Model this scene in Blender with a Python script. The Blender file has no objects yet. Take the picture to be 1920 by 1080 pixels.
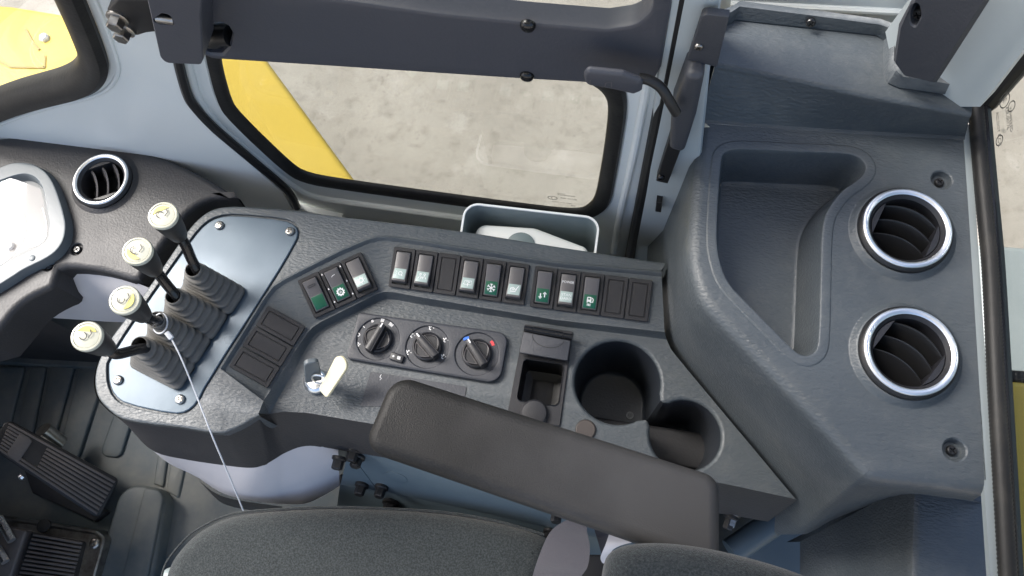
import bpy, bmesh, math, random
from mathutils import Vector, Matrix
from mathutils.geometry import tessellate_polygon
random.seed(7)
sc = bpy.context.scene
COL = sc.collection
# ------------------------------------------------------------------ camera
FPX, CAMH = 1507.0, 0.81
Zc = -Vector((102, 540, FPX)).normalized()          # world axes written in camera axes (right, down, forward)
Xc = Vector((12900, 1769, -1507)); Xc = (Xc - Xc.dot(Zc) * Zc).normalized()
Yc = Zc.cross(Xc)
cam = bpy.data.cameras.new('camera'); camo = bpy.data.objects.new('camera', cam); COL.objects.link(camo)
cam.sensor_width = 36; cam.lens = 36 * FPX / 1920; cam.clip_start = 0.02; cam.clip_end = 400
camo.matrix_world = Matrix(((Xc[0], -Xc[1], -Xc[2], 0), (Yc[0], -Yc[1], -Yc[2], 0), (Zc[0], -Zc[1], -Zc[2], CAMH), (0, 0, 0, 1)))
sc.camera = camo
# ------------------------------------------------------------------ light
SUN_EL, SUN_AZ = math.radians(48), math.radians(166)   # direction towards the sun: azimuth measured from +X towards +Y
w = bpy.data.worlds.new('World'); sc.world = w; w.use_nodes = True
nt = w.node_tree; sky = nt.nodes.new('ShaderNodeTexSky'); sky.sky_type = 'NISHITA'; sky.sun_disc = False
sky.sun_elevation = SUN_EL; sky.sun_rotation = math.radians(90) - SUN_AZ
sky.air_density = 1.0; sky.dust_density = 4.0; sky.ozone_density = 1.0
bg = nt.nodes['Background']; nt.links.new(sky.outputs[0], bg.inputs[0]); bg.inputs[1].default_value = 0.11
sl = bpy.data.lights.new('sun', 'SUN'); sl.energy = 2.6; sl.angle = math.radians(30); sl.color = (1, .975, .94)
slo = bpy.data.objects.new('sun', sl); COL.objects.link(slo)
sd = Vector((math.cos(SUN_EL) * math.cos(SUN_AZ), math.cos(SUN_EL) * math.sin(SUN_AZ), math.sin(SUN_EL)))
slo.rotation_euler = sd.to_track_quat('Z', 'Y').to_euler()
vs = sc.view_settings; vs.view_transform = 'Standard'; vs.look = 'None'; vs.gamma = 1; vs.use_curve_mapping = False; vs.exposure = 1.58

# ------------------------------------------------------------------ pixel -> place
C0 = Vector((0, 0, CAMH))
def ray(x, y):
    d = Vector((x - 960, y - 540, FPX)); return Vector((d.dot(Xc), d.dot(Yc), d.dot(Zc)))
def P(x, y, z):
    d = ray(x, y); return C0 + d * ((z - CAMH) / d.z)
def PL(x, y, o, n):
    d = ray(x, y); return C0 + d * ((Vector(o) - C0).dot(Vector(n)) / d.dot(Vector(n)))
class Fr:                                            # a plane with axes u, v, n
    def __init__(s, o, u, v):
        s.o = Vector(o); s.u = Vector(u).normalized(); s.n = s.u.cross(Vector(v)).normalized(); s.v = s.n.cross(s.u)
    def px(s, x, y):
        q = PL(x, y, s.o, s.n) - s.o; return Vector((q.dot(s.u), q.dot(s.v)))
    def loc(s, p):
        q = p - s.o; return Vector((q.dot(s.u), q.dot(s.v)))
    def w(s, p, h=0): return s.o + s.u * p[0] + s.v * p[1] + s.n * h
    def M(s, p=(0, 0), h=0, rot=0):
        c, k = math.cos(rot), math.sin(rot); u = s.u * c + s.v * k; v = s.v * c - s.u * k; o = s.w(p, h)
        return Matrix(((u.x, v.x, s.n.x, o.x), (u.y, v.y, s.n.y, o.y), (u.z, v.z, s.n.z, o.z), (0, 0, 0, 1)))
def flat(z): return Fr((0, 0, z), (1, 0, 0), (0, 1, 0))
XY = flat(0)
# ------------------------------------------------------------------ outlines
class Poly:
    def __init__(s, pts, n=5):
        s.p = [Vector(q[:2]) for q in pts]; s.r = [q[2] if len(q) > 2 else 0 for q in pts]; s.n = n
        a = sum(s.p[i].x * s.p[(i + 1) % len(s.p)].y - s.p[(i + 1) % len(s.p)].x * s.p[i].y for i in range(len(s.p)))
        if a < 0: s.p.reverse(); s.r.reverse()
    def ring(s, d=0):
        N = len(s.p); out = []
        e = [(s.p[(i + 1) % N] - s.p[i]).normalized() for i in range(N)]
        q = []
        for i in range(N):
            a, b = e[i - 1], e[i]; na, nb = Vector((-a.y, a.x)), Vector((-b.y, b.x)); m = na + nb
            if m.length < 1e-6: m = na
            m = m / max(m.dot(na), .25); q.append(s.p[i] + m * d)
        for i in range(N):
            r0 = s.r[i]
            if r0 <= 0: out.append(q[i]); continue
            a, b = e[i - 1], e[i]; cr = a.x * b.y - a.y * b.x; ang = math.acos(max(-1, min(1, a.dot(b))))
            r = max(r0 - d, 1e-4) if cr > 0 else max(r0 + d, 1e-4)
            t = r * math.tan(ang / 2); t = min(t, (q[i] - q[i - 1]).length * .49, (q[(i + 1) % N] - q[i]).length * .49)
            A, B = q[i] - a * t, q[i] + b * t
            for k in range(s.n + 1):                 # quadratic blend close to an arc
                f = k / s.n; w_ = math.cos(ang / 2)
                b0, b1, b2 = (1 - f) ** 2, 2 * f * (1 - f) * w_, f * f
                out.append((A * b0 + q[i] * b1 + B * b2) / (b0 + b1 + b2))
        return out
def pp(F, pts, n=5): return Poly([(*F.px(q[0], q[1]), q[2] if len(q) > 2 else 0) for q in pts], n)
def circ(c, r, n=40): return Poly([(c[0] + r * math.cos(2 * math.pi * i / n), c[1] + r * math.sin(2 * math.pi * i / n)) for i in range(n)])
def rect(w, h, r=0, cx=0, cy=0, n=4): return Poly([(cx - w / 2, cy - h / 2, r), (cx + w / 2, cy - h / 2, r), (cx + w / 2, cy + h / 2, r), (cx - w / 2, cy + h / 2, r)], n)
def chaikin(pts, k=2, closed=True):
    pts = [Vector(p) for p in pts]
    for _ in range(k):
        o = [] if closed else [pts[0]]
        for i in range(len(pts) if closed else len(pts) - 1):
            a, b = pts[i], pts[(i + 1) % len(pts)]; o += [a * .75 + b * .25, a * .25 + b * .75]
        if not closed: o.append(pts[-1])
        pts = o
    return pts
def cr(pts, k=6):                                    # Catmull-Rom through the points of an open line
    pts = [Vector(p) for p in pts]; o = []
    for i in range(len(pts) - 1):
        p0, p1, p2, p3 = pts[max(i - 1, 0)], pts[i], pts[i + 1], pts[min(i + 2, len(pts) - 1)]
        for j in range(k):
            t = j / k; o.append(.5 * ((2 * p1) + (p2 - p0) * t + (2 * p0 - 5 * p1 + 4 * p2 - p3) * t * t + (3 * p1 - p0 - 3 * p2 + p3) * t ** 3))
    o.append(pts[-1]); return o
def offs(pts, d):                                    # shift an open line sideways in XY (positive: to its left)
    o = []
    for i, p in enumerate(pts):
        t = (pts[min(i + 1, len(pts) - 1)] - pts[max(i - 1, 0)]); t.z = 0; t.normalize()
        o.append(p + Vector((-t.y, t.x, 0)) * d)
    return o
def arc_prof(r, h, n=4, i0=0): return [(i0 + r - r * math.cos(a), h - r + r * math.sin(a)) for a in [math.pi / 2 * k / n for k in range(n + 1)]]
# ------------------------------------------------------------------ mesh builder
class MB:
    def __init__(s): s.v = []; s.f = []; s.m = []; s.cur = 0
    def pt(s, p): s.v.append(tuple(p)); return len(s.v) - 1
    def ring(s, pts): return [s.pt(p) for p in pts]
    def face(s, f): s.f.append(tuple(f)); s.m.append(s.cur)
    def strip(s, a, b, closed=True):
        n = len(a)
        for i in range(n if closed else n - 1): s.face((a[i], a[(i + 1) % n], b[(i + 1) % n], b[i]))
    def loft(s, rings, closed=True):
        R = [s.ring(r) for r in rings]
        for a, b in zip(R, R[1:]): s.strip(a, b, closed)
        return R
    def cap(s, r, rev=False): s.face(list(reversed(r)) if rev else r)
    def tess(s, loops2d, ids):
        tris = tessellate_polygon([[Vector((q[0], q[1], 0)) for q in l] for l in loops2d])
        flat_ids = [i for l in ids for i in l]; fl = [q for l in loops2d for q in l]
        for t in tris:
            a, b, c = [fl[i] for i in t]
            ar = (b[0] - a[0]) * (c[1] - a[1]) - (b[1] - a[1]) * (c[0] - a[0])
            if abs(ar) < 1e-14: continue
            s.face([flat_ids[i] for i in (t if ar > 0 else t[::-1])])
    def solid(s, F, poly, prof, holes=(), bottom=False):
        """prof: (inset, height) from the foot up; holes: (poly, prof, closed bottom) from the rim down"""
        R = [s.ring([F.w(q, h) for q in poly.ring(d)]) for d, h in prof]
        for a, b in zip(R, R[1:]): s.strip(a, b)
        top = prof[-1]; loops = [poly.ring(top[0])]; ids = [R[-1]]
        for hp, hprof, cl in holes:
            H = [s.ring([F.w(q, h) for q in hp.ring(d)]) for d, h in hprof]
            for a, b in zip(H, H[1:]): s.strip(a, b)
            if cl: s.tess([hp.ring(hprof[-1][0])], [H[-1]])
            loops.append(hp.ring(hprof[0][0])); ids.append(H[0])
        s.tess(loops, ids)
        if bottom: s.cap(R[0], True)
    def box(s, F, poly, h0, h1, b=0.0):
        s.solid(F, poly, [(0, h0)] + (arc_prof(b, h1, 3) if b else [(0, h1)]), bottom=True)
    def lathe(s, p0, ax, prof, n=24, cap0=True, cap1=True):
        ax = Vector(ax).normalized(); a = ax.orthogonal().normalized(); b = ax.cross(a); p0 = Vector(p0)
        R = s.loft([[p0 + ax * t + (a * math.cos(2 * math.pi * i / n) + b * math.sin(2 * math.pi * i / n)) * r for i in range(n)] for t, r in prof])
        if cap0: s.cap(R[0], True)
        if cap1: s.cap(R[-1])
    def tube(s, pts, r, n=12, caps=True):
        pts = [Vector(p) for p in pts]; N = len(pts); rs = r if isinstance(r, (list, tuple)) else [r] * N
        t0 = (pts[1] - pts[0]).normalized(); a = t0.orthogonal().normalized(); rings = []
        for i in range(N):
            t = (pts[min(i + 1, N - 1)] - pts[max(i - 1, 0)]).normalized(); a = (a - a.dot(t) * t).normalized(); b = t.cross(a)
            rings.append([pts[i] + (a * math.cos(2 * math.pi * k / n) + b * math.sin(2 * math.pi * k / n)) * rs[i] for k in range(n)])
        R = s.loft(rings)
        if caps: s.cap(R[0], True); s.cap(R[-1])
    def bar(s, F, pts, w, h):                        # raised ribbon along 2D points of a frame
        pts = [Vector(p) for p in pts]; L = []; Rr = []
        for i, p in enumerate(pts):
            t = (pts[min(i + 1, len(pts) - 1)] - pts[max(i - 1, 0)]).normalized(); nn = Vector((-t.y, t.x)) * (w / 2); L.append(p + nn); Rr.append(p - nn)
        a = s.ring([F.w(q, h) for q in L]); b = s.ring([F.w(q, h) for q in Rr]); s.strip(b, a, False)
    def build(s, name, mats, parent=None, M=None, smooth=35, wn=False, label=None):
        me = bpy.data.meshes.new(name); me.from_pydata([Vector(v) for v in s.v], [], s.f)
        for m in (mats if isinstance(mats, (list, tuple)) else [mats]): me.materials.append(m)
        for p, k in zip(me.polygons, s.m): p.material_index = k
        if smooth:
            me.polygons.foreach_set('use_smooth', [True] * len(me.polygons))
        bm = bmesh.new(); bm.from_mesh(me); bmesh.ops.recalc_face_normals(bm, faces=bm.faces); bm.to_mesh(me); bm.free()
        if smooth: me.set_sharp_from_angle(angle=math.radians(smooth))
        me.update()
        o = put(name, me, parent, M)
        if wn:
            md = o.modifiers.new('wn', 'WEIGHTED_NORMAL'); md.keep_sharp = True; md.weight = 80
        if label: o['label'] = label
        return o
def wmat(o):
    m = o.matrix_basis.copy()
    return m if o.parent is None else wmat(o.parent) @ o.matrix_parent_inverse @ m
def put(name, me, parent=None, M=None):
    o = bpy.data.objects.new(name, me); COL.objects.link(o)
    if parent is not None: o.parent = parent; o.matrix_parent_inverse = wmat(parent).inverted()
    if M is not None: o.matrix_basis = M
    return o
def thing(name, label, cat, loc, group=None):
    o = bpy.data.objects.new(name, None); COL.objects.link(o); o.location = loc; o.empty_display_size = .02
    return tag(o, label, cat, group)
def tag(o, label, cat, group=None):
    o['label'] = label; o['category'] = cat
    if group: o['group'] = group
    return o
# ------------------------------------------------------------------ materials
def mat(name, col, rough=.5, metal=0, spec=.5, bump=None, vary=None, stretch=(1, 1, 1), coat=0, sheen=0, alpha=None, rvary=0):
    """bump: (scale, strength, detail); vary: (scale, second colour, low, high)"""
    m = bpy.data.materials.new(name); m.use_nodes = True; n = m.node_tree.nodes; l = m.node_tree.links; b = n['Principled BSDF']
    b.inputs['Base Color'].default_value = (*col, 1); b.inputs['Roughness'].default_value = rough; b.inputs['Metallic'].default_value = metal
    b.inputs['Specular IOR Level'].default_value = spec; b.inputs['Coat Weight'].default_value = coat; b.inputs['Coat Roughness'].default_value = .08
    b.inputs['Sheen Weight'].default_value = sheen; b.inputs['Sheen Roughness'].default_value = .5
    tc = n.new('ShaderNodeTexCoord'); mp = n.new('ShaderNodeMapping'); mp.inputs['Scale'].default_value = stretch; l.new(tc.outputs['Object'], mp.inputs[0])
    if bump:
        t = n.new('ShaderNodeTexNoise'); t.inputs['Scale'].default_value = bump[0]; t.inputs['Detail'].default_value = bump[2]; l.new(mp.outputs[0], t.inputs[0])
        bp = n.new('ShaderNodeBump'); bp.inputs['Strength'].default_value = bump[1]; bp.inputs['Distance'].default_value = .0012; l.new(t.outputs[0], bp.inputs['Height']); l.new(bp.outputs[0], b.inputs['Normal'])
    if vary:
        t = n.new('ShaderNodeTexNoise'); t.inputs['Scale'].default_value = vary[0]; t.inputs['Detail'].default_value = 6; t.inputs['Roughness'].default_value = .62; l.new(mp.outputs[0], t.inputs[0])
        r = n.new('ShaderNodeValToRGB'); r.color_ramp.elements[0].position = vary[2]; r.color_ramp.elements[1].position = vary[3]
        r.color_ramp.elements[0].color = (*col, 1); r.color_ramp.elements[1].color = (*vary[1], 1); l.new(t.outputs[0], r.inputs[0]); l.new(r.outputs[0], b.inputs['Base Color'])
    if rvary:
        t = n.new('ShaderNodeTexNoise'); t.inputs['Scale'].default_value = 14; t.inputs['Detail'].default_value = 5; l.new(tc.outputs['Object'], t.inputs[0])
        mr = n.new('ShaderNodeMapRange'); mr.inputs[1].default_value = .3; mr.inputs[2].default_value = .7; mr.inputs[3].default_value = rough - rvary; mr.inputs[4].default_value = rough + rvary
        l.new(t.outputs[0], mr.inputs[0]); l.new(mr.outputs[0], b.inputs['Roughness'])
    return m
def glass_mat(name, tint=(.93, .96, .95), k=.07):
    m = bpy.data.materials.new(name); m.use_nodes = True; n = m.node_tree.nodes; l = m.node_tree.links; n.remove(n['Principled BSDF'])
    t = n.new('ShaderNodeBsdfTransparent'); t.inputs[0].default_value = (*tint, 1); g = n.new('ShaderNodeBsdfGlossy'); g.inputs['Roughness'].default_value = .02
    lw = n.new('ShaderNodeLayerWeight'); lw.inputs[0].default_value = .5; pw = n.new('ShaderNodeMath'); pw.operation = 'POWER'; pw.inputs[1].default_value = 5; l.new(lw.outputs['Facing'], pw.inputs[0])
    f = n.new('ShaderNodeMath'); f.operation = 'MULTIPLY_ADD'; f.inputs[1].default_value = .9; f.inputs[2].default_value = .04; l.new(pw.outputs[0], f.inputs[0]); mx = n.new('ShaderNodeMixShader')
    l.new(f.outputs[0], mx.inputs[0]); l.new(t.outputs[0], mx.inputs[1]); l.new(g.outputs[0], mx.inputs[2]); l.new(mx.outputs[0], n['Material Output'].inputs[0])
    return m
M = {}
M['plastic'] = mat('grained_plastic', (.056, .066, .074), .42, bump=(360, .65, 4), vary=(9, (.072, .083, .092), .4, .7), stretch=(.55, 1.3, 1), rvary=.06)
def edge_shine_wear(m, col, lo=.515, hi=.60, k=.75):  # convex edges painted paler for gloss highlights and wear
    n = m.node_tree.nodes; l = m.node_tree.links; b = n['Principled BSDF']; src = b.inputs['Base Color'].links[0].from_socket
    g_ = n.new('ShaderNodeNewGeometry'); r = n.new('ShaderNodeMapRange'); r.inputs[1].default_value = lo; r.inputs[2].default_value = hi; r.inputs[4].default_value = k; l.new(g_.outputs['Pointiness'], r.inputs[0])
    tc = n.new('ShaderNodeTexCoord'); t = n.new('ShaderNodeTexNoise'); t.inputs['Scale'].default_value = 130; t.inputs['Detail'].default_value = 4; l.new(tc.outputs['Object'], t.inputs[0])
    ml = n.new('ShaderNodeMath'); ml.operation = 'MULTIPLY'; l.new(r.outputs[0], ml.inputs[0]); l.new(t.outputs[0], ml.inputs[1]); m2 = n.new('ShaderNodeMath'); m2.operation = 'MULTIPLY'; m2.inputs[1].default_value = 1.6; l.new(ml.outputs[0], m2.inputs[0])
    mx = n.new('ShaderNodeMix'); mx.data_type = 'RGBA'; l.new(m2.outputs[0], mx.inputs[0]); l.new(src, mx.inputs[6]); mx.inputs[7].default_value = (*col, 1); l.new(mx.outputs[2], b.inputs['Base Color'])
    # faint dust film and smudges
    t = n.new('ShaderNodeTexNoise'); t.inputs['Scale'].default_value = 26; t.inputs['Detail'].default_value = 8; t.inputs['Roughness'].default_value = .7; l.new(tc.outputs['Object'], t.inputs[0]); r = n.new('ShaderNodeMapRange'); r.inputs[1].default_value = .5; r.inputs[2].default_value = .75; r.inputs[4].default_value = .35; l.new(t.outputs[0], r.inputs[0])
    m3 = n.new('ShaderNodeMix'); m3.data_type = 'RGBA'; l.new(r.outputs[0], m3.inputs[0]); l.new(mx.outputs[2], m3.inputs[6]); m3.inputs[7].default_value = (.13, .135, .13, 1); l.new(m3.outputs[2], b.inputs['Base Color'])
edge_shine_wear(M['plastic'], (.20, .21, .215), .53, .62, .8)
M['plastic_dark'] = mat('dark_trim_plastic', (.040, .043, .052), .48, bump=(520, .2, 3), rvary=.05)
M['dash'] = mat('dash_plastic', (.027, .027, .0295), .52, bump=(430, .3, 3), rvary=.05)
M['well'] = mat('shaded_well_plastic', (.022, .027, .035), .45, bump=(420, .3, 3))  # same moulding as the deck, darkened to stand for shade in the cups
M['bank'] = mat('switch_plastic', (.018, .018, .021), .42, bump=(700, .1, 2))
M['black'] = mat('black_plastic', (.009, .009, .010), .45)
M['gloss'] = mat('gloss_black', (.006, .006, .007), .22)
M['blade'] = mat('blade_plastic', (.012, .012, .0125), .28)
M['smoke'] = mat('smoked_cap', (.095, .090, .092), .38)
M['plate'] = mat('satin_plate', (.045, .072, .100), .36, metal=.2, vary=(5, (.08, .112, .145), .35, .7), bump=(160, .04, 4), rvary=.1)
M['chrome'] = mat('chrome', (.94, .945, .95), .30, metal=1, rvary=.06)
M['steel'] = mat('steel', (.42, .41, .39), .32, metal=1, vary=(60, (.2, .18, .16), .45, .7))
M['paint'] = mat('cab_paint', (.70, .735, .725), .36, vary=(4, (.74, .77, .76), .35, .7), bump=(260, .04, 3))
M['grey_and_shaded'] = mat('grey_and_shaded_paint', (.22, .25, .255), .4, vary=(5, (.25, .28, .285), .35, .7), bump=(260, .04, 3))  # grey of the platform; on the sill, cab paint darkened for shade
M['shaded_paint'] = mat('shaded_paint', (.40, .445, .455), .38, vary=(5, (.44, .48, .49), .35, .7), bump=(260, .04, 3))  # cab paint with the door post's shade mixed in; corner pillar shares it
M['blue_paint'] = mat('frame_paint', (.085, .118, .142), .38, vary=(7, (.11, .148, .172), .35, .7), bump=(200, .05, 3))
M['lilac'] = mat('duct_plastic', (.47, .465, .49), .32, vary=(8, (.53, .52, .54), .35, .7), bump=(180, .08, 3))
M['kneeskin'] = mat('knee_panel_skin', (.56, .55, .57), .22, vary=(8, (.62, .61, .62), .35, .7), bump=(60, .05, 3))
M['seal'] = mat('rubber_seal', (.014, .0135, .013), .5, spec=.3, bump=(300, .2, 3), vary=(30, (.028, .026, .023), .5, .75))
M['rubber'] = mat('boot_rubber', (.090, .088, .082), .48, bump=(400, .15, 3), vary=(40, (.135, .13, .12), .4, .75))
M['rod'] = mat('rod_paint', (.008, .008, .009), .25)
M['knob'] = mat('knob_plastic', (.030, .029, .028), .48, bump=(500, .12, 2))
M['cream'] = mat('cream_plastic', (.72, .66, .45), .35)
M['capclear'] = mat('knob_cap', (.56, .55, .45), .25, coat=.3)
M['capyellow'] = mat('knob_decal', (.74, .62, .18), .35, coat=.6)
M['white'] = mat('white_print', (.80, .80, .80), .5)
M['whiteplastic'] = mat('white_plastic', (.82, .83, .82), .4)
M['darkprint'] = mat('dark_print', (.05, .05, .05), .5)
M['green'] = mat('green_lens', (.004, .085, .045), .3)
M['silver'] = mat('pale_lens', (.36, .45, .42), .32)
M['redprint'] = mat('red_print', (.70, .06, .07), .45)
M['blueprint'] = mat('blue_print', (.04, .17, .65), .45)
def concrete():
    m = mat('concrete', (.33, .30, .26), .85, vary=(2.2, (.43, .395, .345), .32, .64), bump=(25, .3, 6)); n = m.node_tree.nodes; l = m.node_tree.links; b = n['Principled BSDF']
    src = b.inputs['Base Color'].links[0].from_socket; tc = n.new('ShaderNodeTexCoord')
    def noise(sc_, lo, hi, det=5):
        t = n.new('ShaderNodeTexNoise'); t.inputs['Scale'].default_value = sc_; t.inputs['Detail'].default_value = det; t.inputs['Roughness'].default_value = .65; l.new(tc.outputs['Object'], t.inputs[0])
        r = n.new('ShaderNodeMapRange'); r.inputs[1].default_value = lo; r.inputs[2].default_value = hi; l.new(t.outputs[0], r.inputs[0]); return r.outputs[0]
    def mix(fac, a, col, k):
        mx = n.new('ShaderNodeMix'); mx.data_type = 'RGBA'; ml = n.new('ShaderNodeMath'); ml.operation = 'MULTIPLY'; ml.inputs[1].default_value = k; l.new(fac, ml.inputs[0]); l.new(ml.outputs[0], mx.inputs[0]); l.new(a, mx.inputs[6]); mx.inputs[7].default_value = (*col, 1); return mx.outputs[2]
    c = mix(noise(14, .52, .70), src, (.22, .195, .165), .5)
    c = mix(noise(5.5, .56, .66, 8), c, (.50, .465, .42), .5)
    c = mix(noise(70, .60, .75, 3), c, (.17, .15, .13), .6)
    v = n.new('ShaderNodeTexVoronoi'); v.inputs['Scale'].default_value = 3.1; l.new(tc.outputs['Object'], v.inputs[0]); lt_ = n.new('ShaderNodeMapRange'); lt_.inputs[1].default_value = .055; lt_.inputs[2].default_value = .03; l.new(v.outputs['Distance'], lt_.inputs[0])
    c = mix(lt_.outputs[0], c, (.10, .095, .085), .75)
    l.new(c, b.inputs['Base Color']); return m
M['concrete'] = concrete()
M['yellow'] = mat('yellow_paint', (.62, .43, .055), .32, vary=(2, (.67, .48, .075), .3, .7))
M['fabric'] = mat('seat_fabric', (.008, .0115, .0125), .95, bump=(1100, .8, 3), vary=(520, (.042, .050, .052), .40, .72), sheen=.2)
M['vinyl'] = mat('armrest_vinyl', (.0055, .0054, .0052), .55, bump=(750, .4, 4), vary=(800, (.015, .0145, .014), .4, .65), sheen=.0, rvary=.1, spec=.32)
M['mat'] = mat('floor_rubber', (.050, .069, .080), .55, bump=(120, .15, 4), vary=(6, (.17, .168, .148), .44, .74))
M['pedal'] = mat('pedal_rubber', (.090, .080, .076), .5, bump=(300, .15, 3), vary=(25, (.13, .116, .108), .45, .75))
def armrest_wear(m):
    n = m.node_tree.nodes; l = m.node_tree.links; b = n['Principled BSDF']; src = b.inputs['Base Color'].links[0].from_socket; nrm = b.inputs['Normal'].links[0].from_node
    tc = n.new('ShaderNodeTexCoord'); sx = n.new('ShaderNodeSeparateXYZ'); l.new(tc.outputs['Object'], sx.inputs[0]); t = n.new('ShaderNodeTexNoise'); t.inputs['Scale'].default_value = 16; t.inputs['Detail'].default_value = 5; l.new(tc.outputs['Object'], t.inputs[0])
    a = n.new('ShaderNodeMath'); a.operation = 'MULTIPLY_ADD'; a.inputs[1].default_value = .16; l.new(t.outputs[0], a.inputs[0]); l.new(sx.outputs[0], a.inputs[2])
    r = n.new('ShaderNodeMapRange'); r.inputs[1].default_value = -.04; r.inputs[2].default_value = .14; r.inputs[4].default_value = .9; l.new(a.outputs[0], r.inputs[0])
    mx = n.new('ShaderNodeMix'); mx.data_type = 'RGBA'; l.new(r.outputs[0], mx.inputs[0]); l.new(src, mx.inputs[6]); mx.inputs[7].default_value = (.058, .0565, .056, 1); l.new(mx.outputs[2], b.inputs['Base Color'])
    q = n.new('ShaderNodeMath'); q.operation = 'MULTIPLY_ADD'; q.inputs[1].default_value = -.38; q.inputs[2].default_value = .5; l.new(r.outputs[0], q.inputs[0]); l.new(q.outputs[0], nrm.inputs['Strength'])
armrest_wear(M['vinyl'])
M['belt'] = mat('belt_webbing', (.075, .068, .075), .6, bump=(900, .5, 2), stretch=(1, .3, 1), sheen=.2)
M['bin'] = mat('bin_plastic', (.17, .215, .225), .4, vary=(12, (.22, .26, .265), .35, .7), bump=(300, .05, 3))
M['glass'] = glass_mat('window_glass', (.70, .715, .70))
M['lensclear'] = glass_mat('gauge_cover', (.97, .97, .97))
M['gauge'] = mat('gauge_face', (.17, .18, .185), .5)
M['bezel'] = mat('gauge_bezel', (.11, .128, .14), .42, bump=(300, .08, 2))
M['disc'] = mat('faded_disc', (.055, .045, .041), .55)
M['seam'] = mat('panel_seam_paint', (.34, .25, .06), .6)
M['tag'] = mat('zip_tie', (.55, .57, .60), .4)
M['slate'] = mat('door_panel', (.050, .053, .066), .5, bump=(350, .15, 3), rvary=.05)

# ------------------------------------------------------------------ small shared pieces
def screw(parent, p, ax, r, h=.0022, m='steel', name='screw'):
    ax = Vector(ax).normalized(); F = Fr(p, ax.orthogonal(), ax.cross(ax.orthogonal())); mb = MB(); k = r * .13
    cross = Poly([(k, k), (k, r * .6), (-k, r * .6), (-k, k), (-r * .6, k), (-r * .6, -k), (-k, -k), (-k, -r * .6), (k, -r * .6), (k, -k), (r * .6, -k), (r * .6, k)])
    mb.solid(F, circ((0, 0), r, 20), [(0, -.001), (0, h * .45), (r * .12, h * .8), (r * .3, h)], holes=[(cross, [(0, h), (0, h * .45)], True)])
    return mb.build(name, M[m], parent)
def bolt(parent, p, ax, r, L, m='black'):
    mb = MB(); mb.lathe(p, ax, [(0, r * 1.35), (L * .22, r * 1.35), (L * .3, r * 1.05)], 20)
    mb.lathe(Vector(p) + Vector(ax).normalized() * L * .3, ax, [(0, r), (L * .6, r), (L * .7, r * .85)], 6); return mb.build('bolt', M[m], parent, smooth=25)
def text(parent, s, F, p, size, m='white', h=.0003, rot=0, name='lettering'):
    cu = bpy.data.curves.new(name, 'FONT'); cu.body = s; cu.size = size; cu.align_x = 'CENTER'; cu.align_y = 'CENTER'; cu.resolution_u = 2
    t = bpy.data.objects.new('tmp', cu); me = bpy.data.meshes.new_from_object(t); bpy.data.objects.remove(t); bpy.data.curves.remove(cu)
    me.materials.clear(); me.materials.append(M[m]); me.name = name
    return put(name, me, parent, F.M(p, h, rot))

# ================================================================== SETTING
YW = .372                                            # inner face of the right cab side
WALL = Fr((0, YW, 0), (1, 0, 0), (0, 0, 1))          # normal looks into the cab (-Y)
ZG, ZF = -2.15, -.45
mb = MB(); g = flat(ZG); mb.box(g, rect(160, 160, 0), -.3, 0); o = mb.build('ground', M['concrete']); o['kind'] = 'structure'
mb = MB(); mb.box(flat(ZF), Poly([(-1.7, -.9), (.9, -.9), (.9, .36), (-1.7, .36)]), -.04, 0); floor = mb.build('cab_floor', M['mat']); floor['kind'] = 'structure'
FF = flat(ZF)
def floor_pad(pts, h, name='mat_rib', b=.003):
    mb = MB(); mb.box(FF, pp(FF, pts, 4), 0, h, b); return mb.build(name, M['mat'], floor)
for q in ([(-60, 690), (50, 688), (22, 800), (-95, 800)], [(60, 688), (90, 688), (62, 830), (30, 830)], [(98, 688), (143, 688), (104, 830), (68, 830)],
          [(152, 688), (205, 688), (150, 860), (110, 860)]):
    floor_pad([(*a, .006) for a in q], .006)
floor_pad([(222, 760, .004), (256, 770, .004), (228, 860, .012), (188, 855, .012)], .005, 'mat_pad')
floor_pad([(300, 838, .003), (318, 845, .003), (308, 915, .003), (289, 908, .003)], .004)
floor_pad([(324, 850, .003), (352, 862, .003), (336, 935, .003), (313, 922, .003)], .004)
mb = MB(); mb.box(FF, pp(FF, [(248, 908, .03), (330, 921, .03), (298, 1130, .01), (180, 1130, .01)], 6), 0, .030, .006); blk = mb.build('raised_channel', M['mat'], floor)
FB = flat(ZF + .030); mb = MB(); mb.box(FB, pp(FB, [(274, 915, .006), (312, 920, .02), (270, 1130, .002), (219, 1130, .002)], 5), 0, .006, .003); mb.build('channel_cap', M['mat'], blk)
mb = MB(); a = P(-80, 671, ZF); b = P(260, 690, ZF); F = Fr(a + Vector((0, 0, .0)), (b - a), (0, 1, 0))
mb.box(F, rect((b - a).length, .016, .004, (b - a).length / 2, 0), 0, .012, .004); mb.build('edge_strip', M['mat'], floor)

mb = MB(); mb.box(flat(1.05), Poly([(-1.12, -.38, .1), (.42, -.38, .1), (.42, .42, .1), (-1.12, .42, .1)]), 0, .08, .02); o = mb.build('cab_roof', M['paint']); o['kind'] = 'structure'  # roof slab out of view, added and cut short to shape the light
# unseen front wall below the windscreen, added to shade the cab floor
mb = MB(); mb.box(flat(ZF), Poly([(-1.16, -1.1), (-1.08, -1.1), (-1.08, .36), (-1.16, .36)]), 0, .46, .01); o = mb.build('front_wall', M['dash']); o['kind'] = 'structure'
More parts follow.
